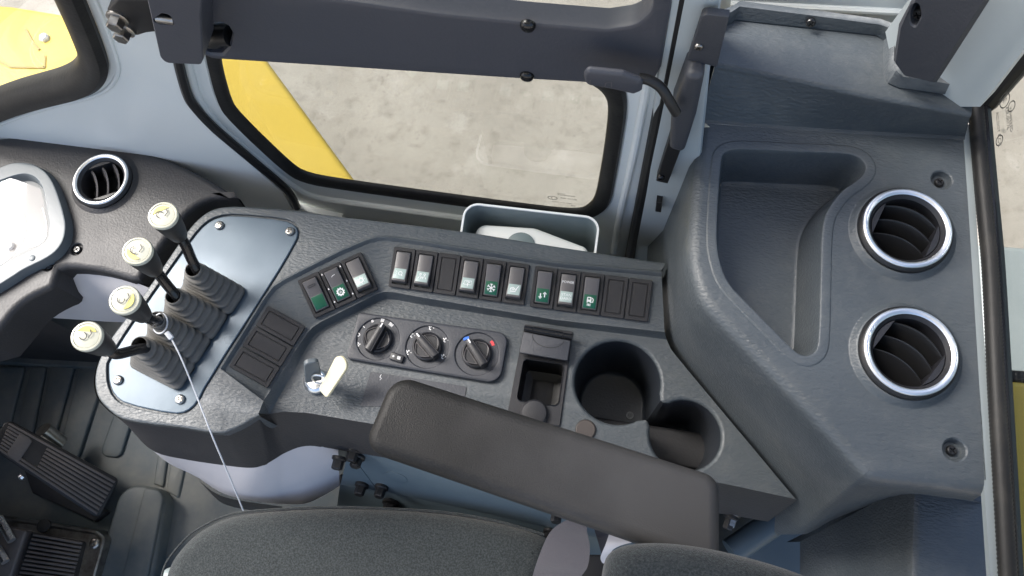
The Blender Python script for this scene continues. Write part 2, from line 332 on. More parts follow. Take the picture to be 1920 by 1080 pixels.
# ------------------------------------------------------------------ far outside: yellow machine body
zy = -.85; FY = flat(zy)
mb = MB(); mb.box(FY, pp(FY, [(-700, -40), (20, 9), (130, 27), (300, 60), (484, 90, .03), (700, 385, .05), (640, 560), (-700, 560)], 4), -.10, 0, .015)
fend = mb.build('front_fender', M['yellow']); tag(fend, 'bright yellow body panel outside the side window and windscreen', 'fender')
mb = MB(); mb.bar(FY, [FY.px(-40, 96), FY.px(20, 126), FY.px(84, 127)], .006, .003); mb.bar(FY, [FY.px(84, 127), FY.px(85, 104)], .004, .003); mb.bar(FY, [FY.px(48, 55), FY.px(60, 78), FY.px(74, 94)], .007, .003); mb.build('panel_seam', M['seam'], fend)
q = FY.px(84, 72); mb = MB(); mb.lathe(FY.w(q, 0), (0, 0, 1), [(0, .013), (.006, .013), (.01, .009)], 6); mb.build('lifting_bolt', M['white'], fend)
zh = -.10; FH = flat(zh)
mb = MB(); mb.box(FH, pp(FH, [(1888, 712, .01), (2200, 735), (2250, 1400), (1880, 1400)]), -.5, 0, .008); hood = mb.build('engine_hood', M['yellow'])
tag(hood, 'yellow engine hood seen low through the rear window', 'hood')
mb = MB(); mb.box(FH, pp(FH, [(1886, 690), (2200, 712), (2200, 734), (1888, 711)]), -.3, -.004, .003); mb.build('rubber_strip', M['seal'], hood)
mb = MB(); FD = flat(-1.2); mb.box(FD, pp(FD, [(1840, 455), (2300, 490), (2300, 900), (1840, 690)]), -.9, 0, .02); o = mb.build('rear_platform', M['grey_and_shaded']); tag(o, 'grey platform below the rear window beyond the glass', 'platform')

# ------------------------------------------------------------------ cab side: pillar sheet with the windscreen and door openings
def wp(pts, n=5): return pp(WALL, pts, n)
cabside = thing('cab_side_wall', 'pale grey painted cab pillar and side frame around the door', 'cab frame', (-.45, YW, ZF))
wind_out = [(155, -8), (181, 57), (198, 105), (201, 125), (195, 143), (180, 160), (155, 171), (133, 177), (67, 193), (0, 217), (-110, 262), (-330, 300), (-330, -90), (120, -90)]
gap_line = [(300, -60), (316, 40), (331, 123), (347, 180), (363, 207), (400, 247), (470, 306), (533, 360), (552, 392)]
mb = MB()
outer = wp([(-460, 430), (-460, -160), (290, -160)] + gap_line + [(575, 400), (640, 414), (640, 500), (552, 500)])
ws = Poly([tuple(v) for v in chaikin([WALL.px(*q) for q in wind_out], 2)])
mb.solid(WALL, outer, [(0, -.010), (0, -.003), (.003, 0)], holes=[(ws, [(-.004, 0), (-.001, -.0015), (0, -.004), (0, -.010)], False)], bottom=False)
mb.build('pillar_panel', M['paint'], cabside, wn=True)
# raised bead that runs beside the windscreen rubber
wpr = [WALL.px(*q) for q in wind_out]
mb = MB(); line = [WALL.w(v, .000) for v in Poly([tuple(v) for v in chaikin(wpr, 2)]).ring(-.010)]; mb.tube(line + line[:1], .0025, 8, False); mb.build('pressed_bead', M['paint'], cabside)
mb = MB(); mb.tube(cr([WALL.w(WALL.px(*q), -.002) for q in [(303, -60), (320, 40), (334, 122), (350, 180), (367, 207), (404, 246), (474, 305), (537, 359), (556, 391)]], 5), .0048, 10); mb.build('gap_rubber', M['black'], cabside)
# windscreen rubber and glass
wind = thing('windscreen', 'windscreen corner in a thick black rubber seal at the left', 'windscreen', WALL.w(WALL.px(60, 200), 0))
mb = MB(); poly = Poly([tuple(v) for v in chaikin(wpr, 2)])
mb.loft([[WALL.w(q, h) for q in poly.ring(d)] for d, h in [(-.002, .000), (-.003, .006), (.002, .012), (.010, .013), (.016, .010), (.022, .006), (.026, -.002), (.026, -.012)]])
mb.build('rubber_seal', M['seal'], wind)
M['front_glass'] = glass_mat('windscreen_glass', (.94, .95, .94))
mb = MB(); mb.solid(WALL, poly, [(.024, -.010), (.024, -.006)], bottom=True); mb.build('pane', M['front_glass'], wind)

# ------------------------------------------------------------------ side door
door = thing('side_door', 'pale grey cab door with lower window and dark mid panel', 'door', (-.15, YW, -.1))
DOOR = Fr((0, YW + .012, 0), (1, 0, 0), (0, 0, 1))
glass_in = [(411, 110), (420, 97), (480, 98), (640, 108), (953, 131), (1057, 142), (1095, 152), (1130, 174), (1141, 200), (1134, 267), (1122, 340), (1115, 372), (1104, 386), (1085, 396), (1000, 388), (640, 339), (575, 327), (547, 311), (447, 214), (432, 190)]
seal_out = [(384, 100), (384, 78), (480, 82), (640, 88), (953, 108), (1057, 116), (1110, 122), (1165, 150), (1177, 195), (1166, 267), (1153, 340), (1145, 382), (1124, 402), (1088, 411), (1000, 402), (640, 353), (566, 340), (528, 316), (426, 220), (406, 188)]
def dpoly(pts): return Poly([tuple(v) for v in chaikin([DOOR.px(*q) for q in pts], 2)])
gi, so = dpoly(glass_in), dpoly(seal_out)
top_win = Poly([tuple(v) for v in chaikin([DOOR.px(*q) for q in [(500, -240), (560, -40), (830, -2), (1007, 15), (1140, 26), (1182, 23), (1212, 12), (1232, -14), (1262, -240)]], 2)])
mb = MB(); dout = pp(DOOR, [(318, -260), (326, 40), (338, 123), (354, 180), (370, 205), (407, 245), (477, 304), (541, 357), (566, 396), (575, 470), (1166, 560), (1180, 470), (1274, 0), (1310, -260)])
mb.solid(DOOR, dout, [(0, -.008), (0, -.005), (.0015, -.0015), (.005, 0)], holes=[(so, [(-.002, 0), (0, -.002)], False), (top_win, [(-.003, 0), (0, -.003)], False)])
mb.build('door_frame', M['paint'], door, wn=True)
line = [DOOR.px(*q) for q in [(345, 90), (356, 130), (372, 180), (392, 212), (420, 242), (490, 300), (548, 345), (590, 366), (660, 378), (870, 407)]]
mb = MB(); lw = cr([DOOR.w(q, .001) for q in line], 5); mb.tube(lw, .0045, 10); mb.build('pressed_flange', M['paint'], door)
mb = MB(); lw = cr([DOOR.w(DOOR.px(*q), .001) for q in [(1151, 470), (1163, 400), (1190, 280), (1214, 150)]], 6); mb.tube(lw, .004, 10); mb.build('pressed_flange', M['paint'], door)
mb = MB(); mb.tube(cr([DOOR.w(DOOR.px(*q), .003) for q in [(548, 398), (640, 412), (863, 438), (1050, 468), (1172, 490)]], 5), .006, 10); mb.build('bottom_seal', M['seal'], door)
mb = MB(); rings = []
so_r, gi_r = so.ring(0), gi.ring(0)
for f, h in [(-.03, -.003), (0, .001), (.12, .0035), (.4, .004), (.7, .003), (.9, .001), (.97, -.0005), (1, -.003)]:
    rings.append([DOOR.w(a.lerp(b, f), h) for a, b in zip(so_r, gi_r)])
mb.loft(rings); mb.build('window_seal', M['seal'], door)
mb = MB(); mb.solid(DOOR, gi, [(-.003, -.0045), (-.003, -.0015)], bottom=True); pane = mb.build('pane', M['glass'], door)
FG = Fr(DOOR.o + DOOR.n * -.0012, DOOR.u, DOOR.v)
gm = MB(); q = FG.px(1036, 371); pts = [q + Vector((.0052 * math.cos(a), .0038 * math.sin(a))) for a in [2 * math.pi * k / 16 for k in range(17)]]; gm.bar(FG, pts, .0009, 0); gm.build('glass_mark', M['darkprint'], pane)
for s_, x, y, sz in (('E', 1035, 371, .005), ('TEMPERED', 1062, 367, .0042), ('43R-00176', 1066, 373, .0042), ('2mm', 1052, 363, .0042), ('DOT AS2 M20', 1054, 380, .0036), ('00', 1075, 386, .005)):
    text(pane, s_, FG, FG.px(x, y), sz, 'darkprint', 0, 0, 'glass_print')
mb = MB(); mb.solid(DOOR, top_win, [(-.002, -.0070), (-.002, -.004)], bottom=True); mb.build('upper_pane', M['glass'], door)
# dark door mid panel
PAN = Fr((0, YW + .010, 0), (1, 0, 0), (0, 0, 1))
pan_out = [(372, -30), (374, 20, .004), (376, 88, .012), (640, 104), (953, 124), (1097, 132), (1222, 140, .018), (1242, 105), (1262, -10), (1275, -120), (1225, -120), (1226, -8, .02), (1195, 20, .02), (1140, 28), (1007, 17), (830, 0), (560, -38)]
hole = pp(PAN, [(376, 45), (388, 24, .01), (432, 18, .012), (444, 40, .01), (436, 66, .01), (424, 79, .006), (400, 78, .006), (382, 70, .004)])
mb = MB(); mb.solid(PAN, pp(PAN, pan_out), [(0, -.006), (0, .009), (.001, .0115), (.0035, .013)], holes=[(hole, [(-.002, .013), (0, .011), (.001, -.006)], False)]); pan = mb.build('mid_panel', M['slate'], door, wn=True)
mb = MB(); mb.solid(PAN, hole, [(-.006, -.012), (-.006, -.006)]); mb.build('panel_recess', M['black'], pan)
mb = MB(); a = [PAN.w(PAN.px(*q), .006) for q in ((372, 62), (384, 60), (404, 62), (416, 57), (434, 56))]; mb.tube(cr(a, 5), .0085, 14); mb.build('latch_bar', M['black'], pan)
for x, y in ((995, 20), (993, 116)):
    mb = MB(); mb.lathe(PAN.w(PAN.px(x, y), .012), PAN.n, [(0, .0058), (.002, .0058), (.004, .0048), (.005, .003)], 20); mb.build('push_clip', M['gloss'], pan)
# strap bracket with bolts across the pillar
br = thing('latch_bracket', 'dark metal strap bracket with slot and two steel bolts on the pillar', 'bracket', WALL.w(WALL.px(320, 60), .01))
BRF = Fr((0, YW - .032, 0), (1, 0, 0), (0, 0, 1))
slot = pp(BRF, [(287, 36), (303, 24, .004), (320, 28, .006), (327, 48, .002), (300, 46), (290, 42)])
mb = MB(); mb.solid(BRF, pp(BRF, [(262, -60), (384, -60), (376, 30), (381, 112, .004), (376, 122, .004), (311, 119, .006), (300, 108, .006)]), [(0, -.03), (0, -.001), (.001, 0)], holes=[(slot, [(0, 0), (.0005, -.03)], True)]); mb.build('strap', M['slate'], br)
FB2 = Fr((0, YW - .016, 0), (1, 0, 0), (0, 0, 1))
mb = MB(); mb.box(FB2, pp(FB2, [(203, 12, .004), (222, -10, .004), (300, -8), (326, 38), (322, 50), (277, 55, .004), (262, 60, .003), (235, 58, .004), (218, 45, .003)]), -.016, .004, .002); mb.build('striker_plate', M['black'], br)
for x, y in ((224, 26), (236, 48)): bolt(br, FB2.w(FB2.px(x, y), .003), FB2.n, .0065, .011, 'steel')
mb = MB(); mb.tube([BRF.w(BRF.px(292, 41), -.004), BRF.w(BRF.px(325, 46), -.004)], .004, 12); mb.build('latch_pin', M['steel'], br)

# ------------------------------------------------------------------ rear side: post behind the door, rear panel, corner pillar
rear = thing('rear_cab_frame', 'pale grey painted post and rear panel behind the tall console', 'cab frame', (.1, YW, 0))
mb = MB(); mb.solid(WALL, pp(WALL, [(1283, -260), (1190, 470), (1180, 560), (1290, 560, .0), (1330, 130), (1400, -260)]), [(0, -.1), (0, -.005), (.0015, -.0015), (.005, 0)]); mb.build('door_post', M['shaded_paint'], rear, wn=True)
mb = MB(); mb.tube(cr([WALL.w(WALL.px(*q), -.006) for q in [(1176, 510), (1184, 470), (1232, 240), (1279, 0), (1300, -120)]], 4), .0065, 10); mb.build('gap_rubber', M['black'], rear)
REARW = Fr((0, .508, 0), (1, 0, 0), (0, 0, 1))
mb = MB(); mb.solid(REARW, pp(REARW, [(1310, -40), (1270, 700), (1790, 700), (1790, -20)]), [(0, -.03), (0, 0)]); mb.build('rear_panel', M['paint'], rear)
mb = MB(); lw = [REARW.w(REARW.px(*q), .0) for q in ((1370, 6), (1700, 22))]; mb.tube(lw, .004, 10); mb.build('pressed_bead', M['paint'], rear)
mb = MB(); mb.box(WALL, pp(WALL, [(1232, 366), (1243, 368), (1241, 386), (1230, 384)]), 0, .008, .001); mb.build('wire_clip', M['black'], rear)

# ================================================================== SIDE CONSOLE
ZL, ZI = .028, .010
con = thing('side_console', 'dark grey moulded side console with switches dials and cup holders', 'console', (-.15, .2, ZF))
F0, FL = flat(0), flat(ZL)
A = [(1247, 492), (1050, 462), (863, 432), (700, 412), (640, 405), (547, 393), (470, 387), (430, 386), (400, 391), (375, 406), (347, 437), (290, 520), (240, 589), (207, 633), (183, 678), (176, 712), (181, 742), (198, 765), (228, 786), (280, 796), (333, 802), (407, 814), (433, 809), (470, 790), (487, 781)]
Ar = [P(x, y, ZL) for x, y in A]; Ad = cr(Ar, 4)
r1 = offs(Ad, -.006) if True else None
# left side of travel: travelling right -> left -> front, the solid lies to the left
ins = lambda d, z: [Vector((p.x, p.y, z)) for p in offs(Ad, d)]
O_px = [(412, 690), (456, 619), (494, 557), (510, 536), (528, 524), (580, 497), (640, 467), (688, 447), (706, 442), (726, 441), (780, 448), (1040, 489), (1240, 507)]
I_px = [(494, 754), (538, 684), (576, 626), (587, 614), (602, 604), (650, 580), (680, 565), (706, 552), (720, 548), (736, 548), (790, 558), (1040, 600), (1246, 623)]
L_px = [(505, 776), (550, 698), (585, 634), (596, 622), (612, 612), (660, 590), (690, 575), (712, 564), (724, 561), (740, 562), (795, 572), (1040, 610), (1250, 637)]
Or = [P(x, y, ZL) for x, y in O_px]; Ir = [P(x, y, ZI) for x, y in I_px]; Lr = [P(x, y, 0) for x, y in L_px]
plate_px = [(199, 693), (200, 677), (240, 613), (300, 527), (360, 443), (383, 417), (407, 404), (440, 400), (535, 409), (558, 420), (564, 440), (547, 472), (520, 518), (390, 720), (372, 757), (350, 776), (323, 780), (233, 761), (210, 744), (200, 718)]
plate_poly = Poly([tuple(v) for v in chaikin([FL.px(*q) for q in plate_px], 1)])
mb = MB()
# rounded outer edge of the upper deck
rows = [ins(0, -.06), ins(0, ZL - .0035)] + [ins(.0035 * (1 - math.cos(a)), ZL - .0035 + .0035 * math.sin(a)) for a in [math.pi / 2 * k / 4 for k in range(1, 5)]]
R = mb.loft(rows, False)
Oid = mb.ring(Or); end = P(494, 752, ZL); eid = mb.pt(end)
loop_ids = R[-1] + [eid] + Oid; loop2 = [Vector((mb.v[i][0], mb.v[i][1])) for i in loop_ids]
hr = [mb.ring([FL.w(q, h) for q in plate_poly.ring(d)]) for d, h in ((-.0006, 0), (0, -.0006), (0, -.003))]
for a, b in zip(hr, hr[1:]): mb.strip(a, b)
mb.tess([plate_poly.ring(0)], [hr[-1]])
mb.tess([loop2, plate_poly.ring(-.0006)], [loop_ids, hr[0]])
# switch band: crest bead, sloped band, rounded rib down to the lower deck
N = len(Or)
band = []
crest = [a.lerp(b, .05) + Vector((0, 0, .0032)) for a, b in zip(Or, Ir)]; crest2 = [a.lerp(b, .10) for a, b in zip(Or, Ir)]
rib0 = [a.lerp(b, .94) for a, b in zip(Or, Ir)]; rib1 = [p + Vector((0, 0, .0012)) for p in Ir]
rib2 = [a.lerp(b, .35) + Vector((0, 0, .0002)) for a, b in zip(Ir, Lr)]; rib3 = [a.lerp(b, .7) - Vector((0, 0, .0012)) for a, b in zip(Ir, Lr)]
ids = [Oid] + [mb.ring(r) for r in (crest, crest2, rib0, rib1, rib2, rib3, Lr)]
for a, b in zip(ids, ids[1:]): mb.strip(a, b, False)
mb.face([eid, Oid[0], ids[1][0], ids[2][0]]); mb.face([eid, ids[2][0], ids[3][0], ids[4][0]]); mb.face([eid, ids[4][0], ids[5][0], ids[6][0]])
mb.face([eid, ids[6][0], ids[7][0], R[-1][-1]])
deck = mb.build('upper_deck', M['plastic'], con, wn=True)
# lower deck with cup wells
big, small = F0.px(1158, 716), F0.px(1285, 815)
RB, RS = .0435, .0352
dv = (small - big); da = math.atan2(dv.y, dv.x); dist = dv.length
ring = []
hb, hs = math.radians(25), math.radians(27)
for k in range(49): a = da + hb + (2 * math.pi - 2 * hb) * k / 48; ring.append(big + Vector((math.cos(a), math.sin(a))) * RB)
ax, ay = dv.normalized(), Vector((-dv.normalized().y, dv.normalized().x))
q0 = big + ax * (RB + .0015) - ay * (.0125); q1 = small - ax * (RS + .001) - ay * (.0125)
ring += [q0, q1]
for k in range(41): a = da + math.pi + hs + (2 * math.pi - 2 * hs) * k / 40; ring.append(small + Vector((math.cos(a), math.sin(a))) * RS)
ring += [small - ax * (RS + .001) + ay * (.0125), big + ax * (RB + .0015) + ay * (.0125)]
cup = Poly([tuple(v) for v in ring])
lo_px = [(1250, 637), (1258, 655), (1274, 675), (1313, 722), (1400, 826), (1492, 936), (1363, 908), (1000, 846), (640, 785), (575, 774), (533, 772), (505, 776)]
lo = [Lr[-1]] + [P(x, y, 0) for x, y in lo_px[1:-1]]
pocket = pp(F0, [(982, 673, .006), (1058, 684, .006), (1047, 763, .006), (968, 752, .006)])
mb = MB(); Lid = mb.ring(list(Lr)); lid2 = mb.ring([P(x, y, 0) for x, y in lo_px[1:-1]])
ids = Lid + lid2; l2 = [Vector((mb.v[i][0], mb.v[i][1])) for i in ids]
cprof = [(-.004 + .004 * math.sin(a), -.004 + .004 * math.cos(a)) for a in [math.pi / 2 * k / 4 for k in range(5)]] + [(.0012, -.03), (.005, -.103), (.007, -.108), (.010, -.110)]
H = [mb.ring([F0.w(q, h) for q in cup.ring(d)]) for d, h in cprof]
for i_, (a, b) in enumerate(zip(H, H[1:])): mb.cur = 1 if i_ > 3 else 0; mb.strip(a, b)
mb.tess([cup.ring(cprof[-1][0])], [H[-1]]); mb.cur = 0
pprof = [(0, 0), (.001, -.06)]; H2 = [mb.ring([F0.w(q, h) for q in pocket.ring(d)]) for d, h in pprof]; mb.strip(H2[0], H2[1])
mb.tess([l2, cup.ring(-.004), pocket.ring(0)], [ids, H[0], H2[0]])
mb.build('lower_deck', [M['plastic'], M['well']], con, wn=True)
mb = MB(); mb.lathe(F0.w(flat(-.11).px(1181, 779), -.1095), (0, 0, 1), [(0, .0042), (.0015, .0042), (.0015, .002), (.0005, .0015)], 16); mb.build('cup_drain', M['plastic'], con)
# front skirt below both decks
top = [P(x, y, ZL - .0035) for x, y in [(183, 678), (176, 712), (181, 742), (198, 765), (228, 786), (280, 796), (333, 802), (407, 814), (433, 809), (470, 790), (486, 782)]] + [P(492, 780, .014)] + [P(x, y, -.003) for x, y in [(505, 778), (533, 774), (575, 776), (640, 787), (1000, 848), (1363, 910), (1494, 938)]]
top2 = [P(x, y, ZL) for x, y in [(183, 678), (176, 712), (181, 742), (198, 765), (228, 786), (280, 796), (333, 802), (407, 814), (433, 809), (470, 790), (486, 781)]] + [P(494, 779, .015)] + [P(x, y, 0) for x, y in [(505, 776), (533, 772), (575, 774), (640, 785), (1000, 846), (1363, 908), (1492, 936)]]
bot = [P(x, y, -.075) for x, y in [(230, 690), (225, 720), (228, 750), (236, 775), (252, 812), (290, 847), (350, 862), (440, 875), (475, 877), (497, 872), (506, 867), (515, 862), (535, 850), (567, 838), (600, 838), (650, 846), (1000, 905), (1363, 965), (1440, 978)]]
mid = [a.lerp(b, .5) for a, b in zip(top, bot)]
mb = MB(); R = [cr(r, 4) for r in (top2, top, mid, bot)]; mb.loft(R, False); mb.build('front_skirt', M['dash'], con, wn=True)
# pale duct panel under the skirt
t2 = [P(x, y, -.074) for x, y in [(246, 806), (290, 846), (350, 861), (440, 874), (475, 876), (497, 871), (515, 861), (535, 849), (567, 837), (600, 837), (634, 842)]]
b2 = [P(x, y, -.19) for x, y in [(290, 838), (330, 868), (362, 889), (410, 921), (447, 934), (480, 940), (513, 944), (540, 945), (573, 944), (605, 930), (637, 911)]]
m2 = [a.lerp(b, .45) + Vector((0, -.012 * math.sin(i / 10 * math.pi), 0)) for i, (a, b) in enumerate(zip(t2, b2))]
b3 = [p + Vector((.01, .03, -.02)) for p in b2]
mb = MB(); mb.loft([cr(r, 4) for r in (t2, m2, b2, b3)], False); mb.build('duct_panel', M['lilac'], con)
mb = MB(); mb.loft([cr([P(x, y, z) for x, y in q], 4) for q, z in (([(372, 900), (405, 925), (447, 938), (530, 950)], -.25), ([(400, 930), (420, 945), (460, 955), (530, 962)], -.40))], False); mb.build('duct_foot', M['dash'], con)

mb = MB(); mb.box(flat(ZF), Poly([(-.44, .13), (.26, .13), (.26, .17), (-.44, .17)]), 0, .37, .004); mb.build('inner_support', M['dash'], con)  # dark filler box, added to close a bright gap under the console
# lever plate
mb = MB(); mb.solid(FL, plate_poly, [(.0022, -.003), (.0022, -.0012), (.0032, -.0004)]); lplate = mb.build('lever_plate', M['plate'], con)
for x, y in ((412, 423), (544, 434), (222, 713), (338, 749)): screw(con, FL.w(FL.px(x, y), -.0004), (0, 0, 1), .0052, .003)
# black slots under the boots
for q in ([(360, 512), (372, 504), (462, 546), (430, 594), (335, 545)], [(329, 556), (340, 548), (430, 592), (396, 640), (302, 592)], [(297, 604), (306, 598), (398, 640), (366, 684), (268, 634)], [(266, 652), (276, 644), (370, 688), (334, 726), (240, 680)]):
    mb = MB(); mb.solid(FL, pp(FL, [(*a, .004) for a in q], 3), [(0, -.001), (0, .0006)]); mb.build('boot_slot', M['black'], con)

# ------------------------------------------------------------------ control levers
lev = [dict(b=(402, 546), n=(378, 518), rod=[(374, 512), (360, 488), (348, 460), (337, 443)], cap=(305, 403), lab='control lever nearest the side window, standing highest of four', k=0),
       dict(b=(368, 592), n=(342, 567), rod=[(338, 562), (318, 540), (300, 517), (291, 507)], cap=(257, 470), lab='straight control lever second from the window with pale knob cap', k=1),
       dict(b=(337, 637), n=(310, 610), rod=[(304, 604), (292, 601), (280, 598), (270, 592)], cap=(233, 562), lab='control lever with the white zip tie looped round its rod', k=2),
       dict(b=(307, 684), n=(280, 656), rod=[(276, 653), (254, 656), (218, 664), (203, 654)], cap=(162, 630), lab='frontmost control lever with bent rod nearest the pedals', k=3)]
e1 = (FL.px(430, 558) - FL.px(365, 527)).normalized(); e2 = Vector((-e1.y, e1.x))
for d in lev:
    b = FL.px(*d['b']); base = FL.w(b, 0); nk = P(*d['n'], .058)
    t = thing('control_lever', d['lab'], 'lever', base, 'levers in rubber boots on the lever plate')
    mb = MB(); rings = []; L = 7; hw0, hh0 = .0310, .0165
    nloc = Vector((nk.x, nk.y)) - b
    for k in range(L):
        f = k / (L - 1); hw = hw0 * (1 - f) + .0088 * f; hh = hh0 * (1 - f * .8) + .0080 * f * .8
        if k == L - 1: hh = .0085
        z0 = .001 + f * .044; dz = .044 / (L - 1)
        c = b + nloc * (f ** .9) * .95
        for s_, zz in ((.97, .0), (1.04, .18), (1.04, .50), (.99, .72), (.86, .80)):
            ww, h_ = hw * s_, hh * s_; r_ = min(ww, h_) * (.45 + .5 * f)
            rr = rect(2 * ww, 2 * h_, r_, n=5).ring(0); rings.append([FL.w(c + e1 * q.x + e2 * q.y, z0 + dz * zz) for q in rr])
    R = mb.loft(rings); mb.cap(R[0], True)
    mb.lathe(nk - Vector((0, 0, .012)), Vector((0, 0, 1)), [(0, .0098), (.010, .0092), (.014, .0085), (.015, .006)], 20)
    mb.build('boot', M['rubber'], t, smooth=50)
    zs = [.070, .085, .102, .112]; pts = [nk - Vector((0, 0, .012))] + [P(*q, z) for q, z in zip(d['rod'], zs)]
    cap = P(*d['cap'], .162); kb = pts[-1]; axk = (cap - kb).normalized(); pts.append(kb + axk * .006)
    mb = MB(); mb.tube(cr(pts, 5), .0052, 14); mb.build('rod', M['rod'], t)
    Lk = (cap - kb).length
    mb = MB(); mb.lathe(kb, axk, [(0, .0062), (.003, .0082), (Lk * .35, .0105), (Lk * .75, .0128), (Lk - .003, .0134), (Lk - .001, .0128)], 32); mb.build('knob', M['knob'], t)
    mb = MB(); mb.lathe(kb + axk * (Lk - .0035), axk, [(0, .0136), (.002, .0136), (.0035, .0128), (.0038, .0115), (.0030, .0108)], 32, cap1=False)
    mb.lathe(kb + axk * (Lk - .0008), axk, [(0, .0109), (.0006, .0106), (.0012, .008), (.0015, .003)], 28); kc = mb.build('knob_cap', M['capclear'], t)
    FK = Fr(kb + axk * (Lk + .0009), axk.orthogonal(), axk.cross(axk.orthogonal()))
    mb = MB(); a0 = .4 + d['k'] * 1.9
    mb.solid(FK, Poly([(.0088 * math.cos(a0 + 2.2 * k / 12), .0088 * math.sin(a0 + 2.2 * k / 12)) for k in range(13)]), [(0, -.0012), (0, .0001)]); mb.build('cap_decal', M['capyellow'], kc)
    mb = MB(); mb.bar(FK, [(.003 * math.cos(a) - .002, .0035 * math.sin(a) + .001) for a in [k * .5 + d['k'] for k in range(9)]], .0009, .0009); mb.bar(FK, [(.001, -.003), (.005, -.001), (.0055, .003)], .0009, .0009); mb.build('cap_symbol', M['darkprint'], kc)
# white zip tie
zt = thing('zip_tie', 'thin white zip tie looped on a lever and hanging down to the seat', 'zip tie', P(308, 605, .08))
c = P(302, 601, .074); mb = MB(); lp = [c + Vector((.0075 * math.cos(a), .0095 * math.sin(a) - .003, .003 * math.sin(a))) for a in [2 * math.pi * k / 20 for k in range(21)]]; mb.tube(lp, .0009, 6, False); mb.build('loop', M['tag'], zt)
a = P(312, 622, .076); b = P(323, 636, .074); FZ = Fr((a + b) / 2, (b - a), (0, 0, 1)); FZ = Fr((a + b) / 2, (b - a), Vector((0, 0, 1)).cross(b - a)); mb = MB(); mb.box(FZ, rect(.0085, .0050, .001), -.0015, .002, .0006); mb.build('tie_head', M['tag'], zt)
tl = [P(322, 636, .074), P(340, 672, .066), P(364, 730, .05), P(397, 815, .034), P(430, 893, -.02), P(456, 957, -.10)]
mb = MB(); mb.tube(cr(tl, 6), .0008, 6); mb.build('tail', M['tag'], zt)

# ------------------------------------------------------------------ rocker switches (one shared set of meshes)
def bankframe(q):
    """q: four pixel corners TL TR BR BL; plane laid through the band"""
    tl = P(*q[0], ZL - .001); tr = P(*q[1], ZL - .001); return tl, tr
CW, CH = .0245, .0430
def local(fn):
    mb = MB(); fn(mb); return mb
LOC = flat(0)
def mesh_of(mb, name, m, smooth=30):
    o = mb.build(name, m, smooth=smooth); me = o.data; bpy.data.objects.remove(o); return me
mb = MB(); mb.solid(LOC, rect(CW * .965, CH, .0012), [(0, -.004), (0, .0014), (.0004, .0020)], holes=[(rect(.0168, .0355, .0012), [(-.0003, .0020), (0, .0016), (0, -.003)], True)]); ME_BEZ = mesh_of(mb, 'rocker_switch', M['bank'])
mb = MB(); mb.solid(LOC, rect(CW * .965, CH, .0012), [(0, -.004), (0, .0014), (.0004, .0020)], holes=[(rect(.0168, .0355, .0010), [(0, .0020), (.0004, .0010), (.0010, .0010), (.0014, .0020)], True)]); ME_BLK = mesh_of(mb, 'switch_blank', M['bank'])
def rocker_mesh(prof, wd, name):
    """prof: (v, h) line from the top end to the bottom end of the rocker"""
    mb = MB(); R = []
    for x, dh in ((-wd / 2, -.0012), (-wd / 2 + .0003, -.0003), (-wd / 2 + .0010, 0), (wd / 2 - .0010, 0), (wd / 2 - .0003, -.0003), (wd / 2, -.0012)):
        R.append([(x, v, h + dh) for v, h in prof])
    R = [[(R[0][0][0], v, -.002) for v, h in prof]] + R + [[(R[-1][0][0], v, -.002) for v, h in prof]]
    mb.loft(R, False); return mesh_of(mb, name, M['smoke'], 28)
UPR = [(.0170, -.002), (.0168, .0034), (.0160, .0042), (.0006, .0054), (-.0006, .0056), (-.0120, .0098), (-.0142, .0096), (-.0156, .0070), (-.0160, -.002)]     # foot raised
DWN = [(.0168, -.002), (.0165, .0074), (.0155, .0084), (.0140, .0082), (.0006, .0054), (-.0006, .0052), (-.0150, .0038), (-.0162, .0030), (-.0165, -.002)]   # foot pressed
ME_UP, ME_DN = rocker_mesh(UPR, .0150, 'rocker'), rocker_mesh(DWN, .0150, 'rocker')
def lens_mesh(v0, h0, v1, h1, m, wd=.0126):
    F = Fr((0, v0, h0), (1, 0, 0), (0, v1 - v0, h1 - h0)); L = math.hypot(v1 - v0, h1 - h0); mb = MB(); mb.solid(F, Poly([(-wd / 2, 0), (wd / 2, 0), (wd / 2, L), (-wd / 2, L)]), [(0, -.001), (0, .00015), (.0003, .0003)])
    return mesh_of(mb, 'lens', m), F, L
LENS = {('up', 'silver'): lens_mesh(-.0122, .0098, -.0012, .0058, M['silver']), ('up', 'green'): lens_mesh(-.0122, .0098, -.0012, .0058, M['green']),
        ('dn', 'green'): lens_mesh(-.0150, .0038, -.0012, .0051, M['green']), ('dn', 'silver'): lens_mesh(-.0150, .0038, -.0012, .0051, M['silver'])}
def ringpts(cx, cy, r, n=14, a0=0, a1=2 * math.pi): return [(cx + r * math.cos(a0 + (a1 - a0) * k / n), cy + r * math.sin(a0 + (a1 - a0) * k / n)) for k in range(n + 1)]
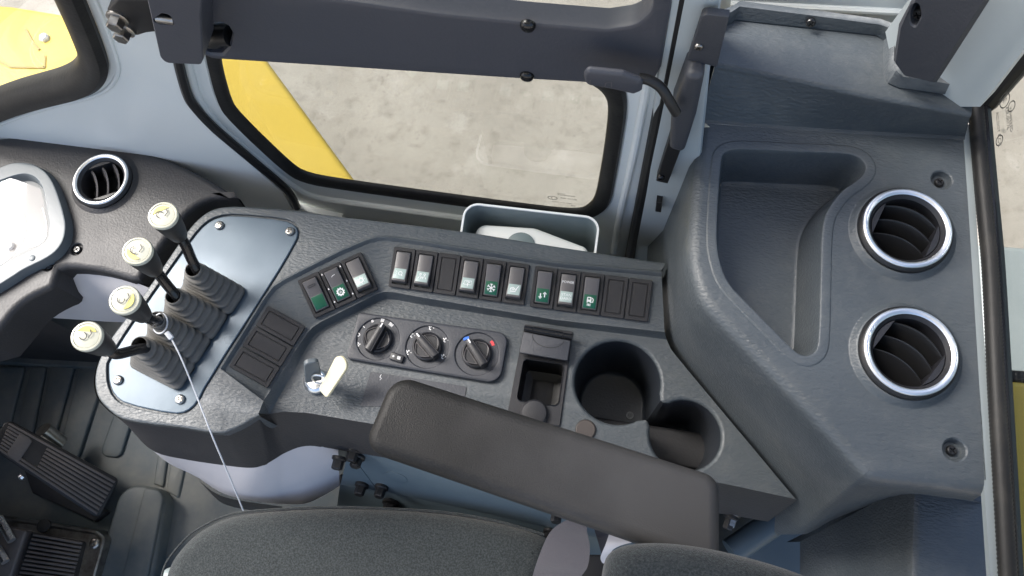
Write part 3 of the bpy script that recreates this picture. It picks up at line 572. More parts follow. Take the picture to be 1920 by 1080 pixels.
def sym(mb, F, kind, cy, t=.0006, h=.0005):
    c = Vector((0, cy))
    def B(pts, w=t): mb.bar(F, [(c.x + p[0], c.y + p[1]) for p in pts], w, h)
    if kind == 'gear':
        B(ringpts(0, 0, .0030, 18), .0014)
        for k in range(10): a = 2 * math.pi * k / 10; B([(.0034 * math.cos(a), .0034 * math.sin(a)), (.0045 * math.cos(a), .0045 * math.sin(a))], .0013)
        B([(-.0012, -.0015), (0, .0016), (.0012, -.0015)], .0006); B([(-.0007, -.0004), (.0007, -.0004)], .0005)
    elif kind == 'ring':
        B(ringpts(0, 0, .0024, 16), .0008)
        for k in range(8): a = 2 * math.pi * k / 8; B([(.0034 * math.cos(a), .0034 * math.sin(a)), (.0040 * math.cos(a), .0040 * math.sin(a))], .0009)
    elif kind == 'lamp':
        B(ringpts(.0008, .0004, .0020, 14), .0006); B([(-.003, .002), (-.0045, .0026)]); B([(-.003, 0), (-.0045, 0)]); B([(-.003, -.002), (-.0045, -.0026)]); B([(.0022, -.0012), (.0036, -.0026)])
    elif kind == 'beacon':
        B([(-.0044, -.0026), (-.0022, .0016), (-.0008, -.0026)], .0007); B([(.0008, -.0026), (.0022, .0016), (.0044, -.0026)], .0007); B([(-.001, -.0006), (.001, -.0006)], .0008); B(ringpts(-.0022, .0026, .0010, 8)); B(ringpts(.0022, .0026, .0010, 8))
    elif kind == 'wiper':
        B([(-.0042, -.0018), (-.0036, .0026), (.0036, .0026), (.0042, -.0018), (-.0042, -.0018)]); B([(0, -.004), (0, -.0002), (.0022, .0016)], .0007); B(ringpts(0, -.0002, .0020, 8, .4, 2.7), .0005)
    elif kind == 'snow':
        for k in range(6):
            a = math.pi / 6 + math.pi / 3 * k; d_ = Vector((math.cos(a), math.sin(a))); n_ = Vector((-d_.y, d_.x))
            B([(0, 0), tuple(d_ * .0044)], .0009)
            B([tuple(d_ * .0042 + n_ * .0013), tuple(d_ * .0028), tuple(d_ * .0042 - n_ * .0013)], .0007)
    elif kind == 'seat':
        B([(-.0042, -.0012), (-.0036, .0012), (-.001, .0016), (.0016, -.0002), (.0042, .0040)], .0009); B([(-.004, -.0024), (.0014, -.0024), (.0026, .0006)], .0009); B([(-.0026, .0002), (.0004, -.0008)], .0007)
    elif kind == 'arrows':
        B([(-.0022, .0020), (-.0022, -.0022)], .0011); B([(-.0038, -.0014), (-.0022, -.0036), (-.0006, -.0014)], .0009)
        B([(.0022, -.0020), (.0022, .0022)], .0011); B([(.0006, .0014), (.0022, .0036), (.0038, .0014)], .0009)
    elif kind == 'fuel':
        B([(-.0026, -.0016), (-.0026, .0042)], .0010); B([(.0008, -.0016), (.0008, .0042)], .0010); B([(-.0026, .0040), (.0008, .0040)], .0010); B([(-.0026, .0006), (.0008, .0006)], .0024); B([(.0012, -.0006), (.0030, -.0006), (.0034, .0020), (.0022, .0038)], .0008)
        for x in (-.0022, -.0008, .0006): B([(x, -.0024), (x, -.0048)], .0008)
    elif kind == 'slot':
        B([(-.0030, .0010), (.0030, .0010)]); B([(-.0030, -.0010), (.0030, -.0010)]); B(ringpts(-.0030, 0, .0010, 6, math.pi / 2, 3 * math.pi / 2)); B(ringpts(.0030, 0, .0010, 6, -math.pi / 2, math.pi / 2))
    elif kind == 'dash': B([(-.0020, -.0004), (0, .0006), (.0022, .0008)], .0006)
SW_LABEL = {}
def bank(corners, cells, rot90=False):
    """cells: list of (state, lens, symbol, label) or None for a blank"""
    n = len(cells); TL, TR, BR, BL = [Vector(q) for q in corners]
    pt = lambda f, g_: TL.lerp(TR, f).lerp(BL.lerp(BR, f), g_)
    # plane: top edge near the crest height, bottom edge near the rib height
    z_at = bank.z
    ptl, ptr, pbl, pbr = P(*TL, z_at[0]), P(*TR, z_at[0]), P(*BL, z_at[1]), P(*BR, z_at[1])
    o_ = (ptl + ptr + pbl + pbr) / 4; u_ = ((ptr - ptl) + (pbr - pbl)).normalized(); v_ = ((ptl - pbl) + (ptr - pbr))
    F = Fr(o_, u_, v_); W = ((ptr - ptl).length + (pbr - pbl).length) / 2; Hh = ((ptl - pbl).length + (ptr - pbr).length) / 2
    sx, sy = W / n / CW, Hh / CH
    for i, cdat in enumerate(cells):
        cx = -W / 2 + W * (i + .5) / n; skew = 0
        Mx = F.M((cx, 0), .0012) @ Matrix.Diagonal((sx, sy, 1, 1))
        if cdat is None:
            put('switch_blank', ME_BLK, con, Mx); continue
        state, lens, symb, lab = cdat
        s_ = put('rocker_switch', ME_BEZ, con, Mx); s_['label'] = lab
        put('rocker', ME_UP if state == 'up' else ME_DN, s_, Mx)
        me, LF, LL = LENS[(state, lens)]; put('lens', me, s_, Mx)
        if symb:
            if symb == 'standard':
                for tx, yy in (('STAN', LL * .66), ('DARD', LL * .30)):
                    o = text(s_, tx, LF, (0, yy), .0042, 'white', .0005, name='lettering'); o.matrix_basis = Mx @ o.matrix_basis
                UF = Fr((0, .0086, .0049), (1, 0, 0), (0, 1, -.078)); o = text(s_, 'POWER', UF, (0, 0), .0036, 'white', .0005); o.matrix_basis = Mx @ o.matrix_basis
            else:
                mb = MB(); sym(mb, LF, symb, LL * .5); mb.build('symbol', M['white'], s_, Mx, smooth=0)
        if symb == 'gear' or lens == 'green' and symb is None:
            UF = Fr((0, .0096, .0074), (1, 0, 0), (0, 1, .21)); mb = MB(); sym(mb, UF, 'dash' if symb else 'slot', 0); mb.build('symbol', M['white'] if symb else M['black'], s_, Mx, smooth=0)
        if symb == 'gear':
            mb = MB()
            for x in (-.0104, .0104):
                for y in (.0165, .0, -.0145): mb.solid(flat(.0019), Poly([(x - .0009, y - .0008), (x + .0009, y - .0008), (x + .0002, y + .001), (x - .0002, y + .001)]), [(0, 0), (0, .0003)])
            mb.build('position_marks', M['white'], s_, Mx, smooth=0)
bank.z = (ZL - .0030, ZI + .0030)
bank([(556, 528), (677, 473), (711, 542), (592, 597)], [('dn', 'green', None, 'rocker switch with plain green lower half'), ('dn', 'green', 'gear', 'rocker switch with white gear symbol on green'), ('up', 'silver', 'ring', 'rocker switch with pale lens and ring symbol')])
bank([(740, 463), (995, 497), (983, 573), (728, 537)], [('up', 'silver', 'lamp', 'rocker switch with work lamp symbol'), ('up', 'silver', 'beacon', 'rocker switch with twin peak lamp symbol'), None, ('up', 'silver', 'wiper', 'rocker switch with rear wiper symbol'), ('dn', 'green', 'snow', 'rocker switch with snowflake on green'), ('up', 'silver', 'seat', 'rocker switch with heated seat symbol')])
bank([(1003, 500), (1225, 526), (1214, 605), (993, 574)], [('dn', 'green', 'arrows', 'rocker switch with up and down arrows on green'), ('up', 'silver', 'standard', 'rocker switch lettered POWER and STANDARD'), ('dn', 'green', 'fuel', 'rocker switch with fuel pump symbol on green'), None, None])
bank([(427, 690), (504, 575), (573, 611), (504, 727)], [None, None, None])

# ------------------------------------------------------------------ climate panel
cp = pp(F0, [(675, 588, .004), (955, 627, .012), (938, 722, .014), (650, 675, .006)], 6)
dials = [(711, 638), (803, 653), (895, 666)]
mb = MB(); holes = []
for d in dials: holes.append((circ(F0.px(*d), .0232, 48), [(-.0006, .006), (0, .0056), (.0008, .0042)], True))
mb.solid(F0, cp, [(0, 0), (0, .0042), (.0006, .0054), (.002, .006)], holes=holes); clim = mb.build('climate_panel', M['plastic_dark'], con, wn=True)
pts_dir = [(711 + 75 / 6, 638 - 128 / 6), (803 - 105 / 6, 653 - 120 / 6), (895 - 90 / 6, 666 - 140 / 6)]
for d, tip in zip(dials, pts_dir):
    c = F0.px(*d); tdir = F0.px(*tip) - c; ang = math.atan2(tdir.y, tdir.x) - math.pi / 2; MM = F0.M(c, .0042, ang); LF = flat(0)
    mb = MB(); mb.solid(LF, circ((0, 0), .0156, 40), [(0, 0), (0, .004), (.0008, .0052), (.0018, .0056), (.0032, .0044)])
    kn = mb.build('dial', M['bank'], clim, MM)
    mb = MB(); mb.solid(LF, Poly([(-.0042, -.0175, .002), (.0042, -.0175, .002), (.0036, .0152, .002), (-.0036, .0152, .002)], 3), [(0, .002), (.0002, .012), (.0008, .0135), (.0016, .0140)]); mb.build('dial_grip', M['bank'], kn, MM)
    mb = MB()
    for s_ in (-1, 1): mb.tube([LF.w((s_ * .0038, -.0165), .0128), LF.w((s_ * .0030, .0145), .0128)], .00045, 6)
    for s_ in (-1, 1):
        aa = [(s_ * (.0056 + .0080 * math.sin(math.pi * k / 14)), -.0105 + .021 * k / 14) for k in range(15)]
        mb.tube([LF.w(q, .0056) for q in aa + aa[:1]], .0005, 6)
    mb.build('dial_edge', M['smoke'], kn, MM)
    mb = MB(); mb.bar(LF, [(0, .010), (0, .0148)], .0014, .0142); mb.build('pointer', M['white'], kn, MM, smooth=0)
mb = MB(); TOPF = flat(.0044)
def mk(i, x, y, pts, w=.0008):
    c = F0.px(x, y); mb.bar(F0, [(c.x + p[0], c.y + p[1]) for p in pts], w, .0047)
for k, (x, y, n_) in enumerate([(684, 615, 1), (700, 604, 2), (719, 603, 3), (735, 611, 4)]):
    cc = F0.px(711, 638); q = F0.px(x, y); a = (q - cc).normalized(); b = Vector((-a.y, a.x))
    for j in range(n_):
        o_ = b * ((j - (n_ - 1) / 2) * .0013); mb.bar(F0, [q + o_ - a * .0017, q + o_ + a * .0017], .0008, .0047)
mk(0, 674, 630, ringpts(0, 0, .0016, 12), .0007)
for a in range(4):
    t_ = a * math.pi / 2 + .3; mk(0, 674, 648, [(0, 0), (.0022 * math.cos(t_), .0022 * math.sin(t_))], .0013)
for x, y in ((773, 631), (808, 617), (835, 640), (766, 663), (831, 671)):
    mk(0, x, y, [(-.0020, .0020), (-.0004, .0006), (-.0006, -.0014), (.0012, -.0022)], .0010); mk(0, x + 2, y - 3, ringpts(0, 0, .0006, 8), .0006); mk(0, x + 4, y + 1, [(.0006, .0008), (.0018, .0002)], .0006)
mb.build('dial_marks', M['white'], clim, smooth=0)
mb = MB(); mk(0, 875, 637, [(-.0028, -.0014), (0, .0004), (.0028, .0014)], .0030); mb.build('cold_mark', M['blueprint'], clim, smooth=0)
mb = MB(); mk(0, 924, 646, [(-.0020, .0022), (0, .0004), (.0014, -.0024)], .0030); mb.build('hot_mark', M['redprint'], clim, smooth=0)
q = F0.px(747, 674); MM = F0.M(q, .0058, math.radians(-9)); mb = MB(); mb.box(LOC, rect(.0150, .0085, .002), 0, .0035, .001); btn = mb.build('recirculation_button', M['bank'], clim, MM)
mb = MB(); mb.bar(LOC, ringpts(-.0036, 0, .0005, 8), .0012, .0037); mb.bar(LOC, [(.0012, -.0014), (.0008, .0012), (.0038, .0014), (.0044, -.0014), (.0012, -.0014)], .0006, .0037); mb.bar(LOC, ringpts(.0026, 0, .0008, 8), .0006, .0037); mb.build('symbol', M['white'], btn, MM, smooth=0)

# ------------------------------------------------------------------ lidded pocket
fr = pp(F0, [(984, 609, .001), (1074, 623, .001), (1050, 800, .002), (950, 784, .002)])
mb = MB(); mb.solid(F0, fr, [(0, 0), (0, .0016), (.0006, .0022)], holes=[(pp(F0, [(982, 673, .005), (1058, 684, .005), (1047, 763, .005), (968, 752, .005)]), [(-.0008, .0022), (0, .0030), (.0006, .0022), (.0016, -.045)], True)])
mbl = MB(); mbl.loft([[F0.w(q, h) for q in pocket.ring(d)] for d, h in [(.0008, .001), (.0018, -.040), (.0100, -.0435)]]); mbl.solid(F0, pocket, [(.0100, -.0435), (.0102, -.0434)]); mbl.build('pocket_liner', M['black'], con)
pk = mb.build('pocket_frame', M['bank'], con)
lidF = flat(.0125)
mb = MB(); mb.box(lidF, pp(lidF, [(982, 622, .001), (1070, 639, .001), (1064, 676, .0015), (974, 661, .0015)]), -.0035, 0, .0006); lid = mb.build('pocket_lid', M['plastic_dark'], pk)
mb = MB(); cc = lidF.px(1028, 633); e_ = (lidF.px(1070, 639) - lidF.px(982, 622)).normalized(); f_ = Vector((-e_.y, e_.x)); mb.bar(lidF, [cc + e_ * (.0165 * math.cos(a)) + f_ * (.0105 * math.sin(a)) for a in [math.pi + math.pi * k / 18 for k in range(19)]], .0006, .0003); mb.build('thumb_groove', M['black'], lid, smooth=0)
mb = MB(); a, b = P(983, 616, .012), P(1073, 632, .012)
for f0, f1, r_ in ((0, .18, .0031), (.19, .80, .0036), (.81, 1, .0031)): mb.tube([a.lerp(b, f0), a.lerp(b, f1)], r_, 14)
mb.build('hinge', M['gloss'], pk, smooth=40)
mb = MB(); mb.lathe(P(1002, 776, .002), (0, 0, 1), [(0, .014), (.004, .014), (.006, .012), (.0065, .008)], 32); mb.build('socket_cap', M['bank'], pk)
mb = MB(); mb.lathe(P(1098, 806, 0), (0, 0, 1), [(0, .0098), (.0012, .0098), (.0018, .009)], 28); dsc = mb.build('round_plug', M['disc'], con)
mb = MB(); mb.lathe(P(1098, 806, 0), (0, 0, 1), [(0, .0106), (.0009, .0106), (.0010, .0100)], 28, cap1=False); mb.build('plug_rim', M['black'], dsc)
mb = MB(); mb.box(F0, pp(F0, [(695, 697, .002), (875, 725, .002), (868, 762), (676, 762)]), 0, .0008); mb.build('instruction_label', M['plastic_dark'], con)
c_ = F0.px(716, 708); mb = MB(); mb.bar(F0, [(c_.x + a, c_.y + b) for a, b in ((-.001, .003), (-.002, 0), (0, -.001), (-.001, -.003))], .0006, .0011); mb.build('label_mark', M['white'], con, smooth=0)

# ------------------------------------------------------------------ ignition lock and key
lock = P(594, 716, 0); mb = MB(); mb.lathe(lock, (0, 0, 1), [(0, .0135), (.004, .0135), (.007, .0122), (.0085, .0098), (.0060, .0085)], 36); mb.build('ignition_lock', M['chrome'], con)
ky = thing('ignition_key', 'ignition key with grey bow and cream plastic tag in the lock', 'key', lock + Vector((0, 0, .008)))
def slab(parent, name, m, base, tip, wide, w0, w1, th, rnd):
    base, tip = Vector(base), Vector(tip); u = (tip - base).normalized(); wv = Vector(wide); wv = (wv - wv.dot(u) * u).normalized(); F = Fr(base, u, wv); L = (tip - base).length
    mb = MB(); mb.solid(F, Poly([(0, -w0 / 2, rnd * .4), (L, -w1 / 2, rnd), (L, w1 / 2, rnd), (0, w0 / 2, rnd * .4)], 6), [(.0008, -th / 2), (0, -th / 2 + .0008), (0, th / 2 - .0008), (.0008, th / 2)], bottom=True); return mb.build(name, M[m], parent)
slab(ky, 'key_bow', 'bezel', P(588, 712, .014), P(583, 676, .050), (1, .5, 0), .017, .014, .0055, .005)
slab(ky, 'key_tag', 'cream', P(607, 738, .020), P(646, 672, .048), (1, -.15, .35), .013, .018, .0042, .008)
mb = MB(); c = P(600, 712, .024); mb.tube([c + Vector((.0085 * math.cos(a), .003 * math.sin(a), .0075 * math.sin(a))) for a in [2 * math.pi * k / 24 for k in range(25)]], .0011, 8, False); mb.build('split_ring', M['chrome'], ky)

# ================================================================== TALL REAR CONSOLE
ZT, ZS = .16, .204
FT, FS = flat(ZT), flat(ZS)
tow = thing('rear_console', 'tall dark grey moulded console with tray and two chrome ringed vents', 'console', (.2, .25, 0))
topr = [(1309, 236), (1300, 320), (1291, 420), (1289, 475), (1296, 517), (1315, 567), (1354, 612), (1454, 714), (1535, 800), (1608, 880), (1626, 896), (1650, 903), (1713, 910), (1780, 918), (1850, 928)]
botr = [(1262, 285), (1252, 360), (1243, 440), (1245, 493), (1245, 540), (1249, 592), (1262, 645), (1330, 738), (1410, 834), (1494, 937), (1502, 1002), (1572, 970), (1690, 930), (1780, 936), (1850, 946)]
tr_ = cr([P(x, y, ZT) for x, y in topr], 5); br_ = cr([P(x, y, -.01 if i < 10 else -.06) for i, (x, y) in enumerate(botr)], 5)
def row(d, z): return [Vector((p.x, p.y, z)) for p in offs(tr_, d)]
Rr = .011
br0 = [p + Vector((-.012, -.004 if i < 45 else 0, -.05)) for i, p in enumerate(br_)]
rows = [br0, br_, row(-.002, ZT - .022), row(0, ZT - Rr)] + [row(Rr * (1 - math.cos(a)), ZT - Rr + Rr * math.sin(a)) for a in [math.pi / 2 * k / 5 for k in range(1, 6)]]
tray_px = [(1353, 300), (1358, 288), (1372, 282), (1395, 281), (1500, 286), (1585, 289), (1608, 295), (1622, 308), (1621, 324), (1606, 339), (1578, 357), (1556, 385), (1545, 406), (1539, 440), (1537, 540), (1534, 640), (1528, 660), (1512, 668), (1494, 662), (1470, 638), (1400, 567), (1362, 528), (1347, 480), (1344, 440), (1348, 360)]
tray = Poly([tuple(v) for v in chaikin([FT.px(*q) for q in tray_px], 2)])
vents = [(1691, 437), (1697, 665)]; scr = [(1766, 337), (1790, 843)]
VR = .0365
mb = MB(); R = mb.loft(rows, False)
fold1 = [(1850, 928), (1836, 720), (1823, 506), (1815, 380), (1806, 262), (1790, 261), (1600, 251), (1440, 240), (1322, 231)]
fr1 = [P(x, y, ZT) for x, y in fold1[1:]]
bk = mb.ring(fr1); ids = R[-1] + bk; l2 = [Vector((mb.v[i][0], mb.v[i][1])) for i in ids]
loops, lid_ = [l2], [ids]
def well(poly, prof, close=True):
    H = [mb.ring([FT.w(q, h) for q in poly.ring(d)]) for d, h in prof]
    for a, b in zip(H, H[1:]): mb.strip(a, b)
    if close: mb.tess([poly.ring(prof[-1][0])], [H[-1]])
    loops.append(poly.ring(prof[0][0])); lid_.append(H[0])
well(tray, [(-.0095, 0), (-.0088, .0006), (-.0080, .0010), (-.0022, .0012), (-.0008, .0006), (0, -.001), (.0006, -.004), (.0062, -.044), (.0075, -.047), (.0105, -.0485)])
for v in vents:
    well(circ(FT.px(*v), VR, 56), [(-.0085, 0), (-.0070, .0008), (-.0040, .0042), (-.0024, .0050), (-.0010, .0044), (0, .002), (.001, -.020)])
for s_ in scr: well(circ(FT.px(*s_), .0085, 28), [(-.0012, 0), (0, -.001), (.0010, -.005), (.0022, -.0065)])
mb.tess(loops, lid_)
# step up to the shelf, shelf and flange
f2 = [(1820, 206), (1790, 200), (1600, 166), (1460, 137), (1347, 117)]
sA = [P(x, y, ZT) for x, y in [(1806, 262), (1790, 261), (1600, 251), (1440, 240), (1322, 231), (1309, 236)]]
sB = [P(x, y, ZS) for x, y in [(1822, 207), (1800, 202), (1610, 168), (1470, 139), (1355, 117), (1341, 118)]]
up = lambda pts, dy, dz: [p + Vector((0, dy, dz)) for p in pts]
sr = [sA, up(sA, .003, .001)] + [[Vector((b.x, b.y - .005 * math.cos(a), ZS - .005 + .005 * math.sin(a))) for b in up(sB, .0, 0)] for a in [math.pi / 2 * k / 4 for k in range(5)]]
S = mb.loft([cr(r, 3) for r in sr], False)
shelf_back = [P(x, y, ZS) for x, y in [(1342, 60), (1347, 47), (1370, 44), (1378, 38), (1500, 51), (1640, 66), (1656, 75), (1656, 140), (1664, 156), (1682, 164), (1760, 175), (1826, 187)]]
sb = mb.ring(shelf_back); ids = S[-1] + sb; mb.tess([[Vector((mb.v[i][0], mb.v[i][1])) for i in ids]], [ids])
fl_top = [P(x, y, ZS + .014) for x, y in [(1350, 36), (1360, 26), (1372, 22), (1387, 12), (1500, 26), (1650, 46), (1678, 56), (1676, 117), (1680, 132), (1694, 144), (1760, 154), (1833, 166)]]
fm = [a.lerp(b, .12) + Vector((0, -.001, 0)) for a, b in zip(shelf_back, fl_top)]
fb = [p + Vector((0, .006, 0)) for p in fl_top]
ft_ = mb.ring(fm); ft2 = mb.ring(fl_top); ft3 = mb.ring(fb); mb.strip(sb, ft_, False); mb.strip(ft_, ft2, False); mb.strip(ft2, ft3, False)
# left flank of the step, facing the door post
flank_t = [P(x, y, z) for x, y, z in [(1341, 118, ZS), (1339, 90, ZS), (1342, 60, ZS), (1350, 36, ZS + .014)]]
flank_b = [P(x, y, z) for x, y, z in [(1309, 236, ZT - .02), (1309, 170, .12), (1312, 100, .12), (1318, 40, .2)]]
mb.loft([flank_t, flank_b], False)
g1 = P(1309, 236, ZT); mb.face([mb.pt(flank_t[0]), mb.pt(flank_b[0]), mb.pt(g1)])
body = mb.build('moulded_body', M['plastic'], tow, wn=True)
for s_ in scr: screw(tow, FT.w(FT.px(*s_), -.0065), (0, 0, 1), .0042, .003, 'black')
F_ = Fr(P(1520, 42, ZS + .018), (1, 0, 0), (0, .35, 1)); screw(tow, P(1520, 42, ZS + .010), (0, -1, .5), .0042, .003, 'gloss')
# flange beside the post with a pocketed latch cover
mb = MB(); PF = Fr((0, .366, 0), (1, 0, 0), (0, 0, 1)); mb.box(PF, pp(PF, [(1318, 17, .004), (1368, 23), (1345, 118), (1290, 104)]), -.002, .004, .001); mb.build('post_flange', M['plastic_dark'], tow)
screw(tow, PF.w(PF.px(1311, 78), .004), (0, -1, 0), .0032, .002, 'steel')
lc = thing('latch_cover', 'small dark plastic latch cover on the post beside the tall console', 'cover', PF.w(PF.px(1290, 200), 0))
mb = MB(); mb.box(PF, pp(PF, [(1290, 104, .006), (1324, 110, .004), (1308, 188), (1286, 258, .004), (1258, 250, .004), (1262, 180)]), -.006, .016, .005); mb.build('cover_shell', M['plastic_dark'], lc)
mb = MB(); mb.box(PF, pp(PF, [(1260, 240), (1284, 256), (1253, 338, .001), (1231, 333, .001)]), -.006, .004, .001); mb.build('mount_strip', M['black'], lc)
screw(lc, PF.w(PF.px(1240, 324), .004), (0, -1, 0), .0036, .003, 'gloss')
# ------------------------------------------------------------------ vents
def vent(parent, c, ax, r, ang, nsl=3, chrome_w=.0062, bm='blade', bw=.0010):
    """c centre on the panel, ax outward axis; ang: direction of the blades in the panel plane"""
    ax = Vector(ax).normalized(); u = Vector((1, 0, 0)); u = (u - u.dot(ax) * ax).normalized(); F = Fr(c, u, ax.cross(u)); n = 56
    mb = MB(); C = circ((0, 0), r, n)
    mb.loft([[F.w(q, h) for q in C.ring(d)] for d, h in [(-.0005, .001), (-.0012, .006), (.0004, .0088), (.0014, .0094)]]); v = mb.build('air_vent', M['black'], parent)
    mb = MB(); w_ = chrome_w
    mb.loft([[F.w(q, h) for q in C.ring(d)] for d, h in [(.0010, .0088), (.0012, .0098), (.0020, .0108), (w_ * .6, .0112), (w_, .0098), (w_ + .0006, .0088)]]); mb.build('chrome_ring', M['chrome'], v, smooth=60)
    mb = MB(); R = mb.loft([[F.w(q, h) for q in C.ring(d)] for d, h in [(w_ + .0004, .0096), (w_ + .003, .0060), (w_ + .0034, -.030)]]); mb.cap(R[-1]); mb.build('barrel', M['bank'], v)
    ri = r - w_ - .0032
    d1 = Vector((math.cos(ang), math.sin(ang))); d2 = Vector((-d1.y, d1.x))
    # flat cheeks left and right of the blades
    for sgn in (-1, 1):
        lim = ri * .80; a0 = math.acos(lim / ri); seg = [sgn * (d1 * math.cos(a) + d2 * math.sin(a)) * ri for a in [-a0 + 2 * a0 * k / 10 for k in range(11)]]
        mb = MB(); mb.solid(F, Poly([tuple(q) for q in seg]), [(0, -.028), (0, .0040), (.0006, .0060)]); mb.build('cheek', M['bank'], v)
    for k in range(nsl):
        off = ri * (-.52 + 1.04 * k / (nsl - 1)) if nsl > 1 else 0
        L = math.sqrt(max(ri * ri - off * off, 0)); L = min(L, ri * .82); T_, B_ = [], []
        mb = MB(); rws = []
        for j in range(13):
            t = -1 + 2 * j / 12; h = .0035 * (1 - t * t) + .002; bow = .0050 * (1 - t * t)
            p = d1 * (t * L) + d2 * (off + bow); q = p - d2 * .010
            rws.append([F.w(p - d2 * .0008, h - .0010), F.w(p, h), F.w(p + d2 * bw, h - .0004), F.w(q + d2 * .0012, h - .024), F.w(q - d2 * .0008, h - .024)])
        R = mb.loft(rws); mb.cap(R[0], True); mb.cap(R[-1]); mb.build('blade', M[bm], v, smooth=40)
    return v
for vv, a in zip(vents, (-20, -32)): vent(tow, FT.w(FT.px(*vv), .002), (0, 0, 1), VR + .001, math.radians(a))
# ------------------------------------------------------------------ lower rear trim box
lt = thing('rear_trim_box', 'dark grey moulded trim box below the tall console at the lower right', 'trim', P(1700, 1000, -.05))
zb = .02; tA = [P(x, y, zb) for x, y in [(1716, 928), (1780, 933), (1852, 944), (1866, 1200), (1708, 1200)]]
mb = MB()
edge = [P(1713, 908, zb), P(1710, 1000, zb), P(1708, 1080, zb), P(1706, 1200, zb)]
rt = [P(1893, 925, zb), P(1898, 1010, zb), P(1902, 1080, zb), P(1910, 1200, zb)]
e0 = [p + Vector((.008, 0, 0)) for p in edge]; e1_ = [p + Vector((.002, 0, -.0025)) for p in edge]; e2_ = [p + Vector((-.002, 0, -.009)) for p in edge]
lf = [P(1500, 1016, -.16), P(1500, 1050, -.16), P(1500, 1080, -.16), P(1500, 1200, -.16)]
mb.loft([rt, e0, e1_, e2_, lf], False)
bk = [P(1850, 944, zb) + Vector((0, .002, -.03)), edge[0] + Vector((0, .004, -.03)), lf[0] + Vector((0, .002, -.06))]
mb.face([mb.pt(rt[0]), mb.pt(e0[0]), mb.pt(bk[1]), mb.pt(bk[0])]); mb.face([mb.pt(e2_[0]), mb.pt(lf[0]), mb.pt(bk[2]), mb.pt(bk[1])])
mb.build('moulding', M['plastic'], lt, wn=True)
# painted sill strip and rear window
rw = thing('rear_window', 'rear window pane in ribbed black rubber along the right edge', 'window', P(1870, 600, .1))
sill = [(1805, 233), (1815, 380), (1823, 506), (1836, 720), (1847, 933), (1857, 1080), (1866, 1200)]
s1 = [P(x, y, ZT) for x, y in sill]; s2 = [P(x + w_, y, ZT) for (x, y), w_ in zip(sill, (12, 14, 14, 15, 17, 18, 18))]
mb = MB(); mb.loft([up(s1, 0, -.006), s1, s2, up(s2, 0, -.003)], False); mb.build('painted_sill', M['grey_and_shaded'], rw)
mb = MB(); cl = cr([P(x, y, ZT + .004) for x, y in [(1829, 190), (1838, 300), (1847, 400), (1857, 506), (1868, 720), (1881, 933), (1890, 1080), (1899, 1200)]], 40)
rs = [cl[0]]; acc = 0
for a_, b_ in zip(cl, cl[1:]):
    seg = (b_ - a_).length; t_ = .0016 - acc
    while t_ <= seg: rs.append(a_.lerp(b_, t_ / seg)); t_ += .0016
    acc = seg - (t_ - .0016)
mb.tube(rs, [.0062 + .0006 * (i % 2) for i in range(len(rs))], 12); mb.build('ribbed_seal', M['seal'], rw, smooth=60)
ed = [(1847, 192), (1856, 300), (1865, 400), (1874, 506), (1886, 720), (1898, 933), (1906, 1080), (1914, 1200)]
g0 = [P(x, y, ZT) for x, y in ed]
gdir = (g0[-1] - g0[0]).normalized(); upv = Vector((.12, 0, 1)); RW = Fr(g0[0], gdir, upv)
mb = MB(); mb.tube(cr([P(x - 7, y, ZT) for x, y in ed], 4), .0075, 10); mb.build('seal_lip', M['gloss'], rw)
mb = MB(); cpost = [RW.w(RW.px(*q), 0) for q in [(1845, 190), (1920, 100), (2040, -60)]]; mb.tube(cpost, .012, 10); mb.build('corner_seal', M['seal'], rw)
mb = MB(); M['rear_glass'] = glass_mat('rear_window_glass', (.75, .76, .74))
mb.solid(RW, pp(RW, [(1843, 188), (2040, -70), (2300, 200), (2300, 1250), (1910, 1250)]), [(0, -.002), (0, .002)], bottom=True); rp = mb.build('pane', M['rear_glass'], rw)
for s_, x, y, sz in (('E', 1889, 189, .007), ('TEMPERED', 1900, 225, .005), ('43R-00176', 1894, 222, .005), ('AS2 DOT', 1876, 230, .005), ('CCC', 1879, 264, .006)):
    ro = math.radians(10); q = RW.px(x, y); FW = Fr(RW.w(q, -.0024 if RW.n.x > 0 else .0024), RW.u, RW.v)
    o = text(rp, s_, FW, (0, 0), sz, 'darkprint', 0, 0, 'glass_print')
for x, y, r_ in ((1889, 189, .0065), (1902, 200, .0045), (1879, 264, .0045)):
    q = RW.px(x, y); mb = MB(); mb.bar(RW, ringpts(q.x, q.y, r_, 18), .0010, -.0024 if RW.n.x > 0 else .0024); mb.build('glass_mark', M['darkprint'], rp, smooth=0)
# corner pillar and its dark trim
cpn = thing('corner_pillar', 'pale painted rear corner pillar with dark plastic trim', 'pillar', P(1750, 150, ZS))
CPF = Fr(P(1790, 172, ZS + .01), Vector((.75, -.55, 0)), (0.05, 0, 1))
mb = MB(); mb.solid(CPF, pp(CPF, [(1690, 200), (1838, 200), (2060, -90), (1790, -120), (1660, 60)]), [(0, -.02), (0, 0)]); mb.build('painted_face', M['shaded_paint'], cpn)
TRF = Fr(P(1720, 145, ZS + .03), Vector((.75, -.40, 0)), (0.05, 0, 1))
oval = pp(TRF, [(1706, 12, .008), (1722, 4, .008), (1727, 30, .008), (1716, 52, .008), (1706, 44, .008)])
mb = MB(); mb.solid(TRF, pp(TRF, [(1672, 118, .004), (1692, 146, .008), (1752, 160, .002), (1925, -110), (1740, -110), (1712, -8), (1682, 50)]), [(0, -.012), (0, -.003), (.003, 0)], holes=[(oval, [(-.001, 0), (0, -.001), (.001, -.010)], True)]); mb.build('trim_cover', M['plastic_dark'], cpn, wn=True)
screw(cpn, TRF.w(TRF.px(1715, 36), -.008), TRF.n, .0050, .004, 'black')
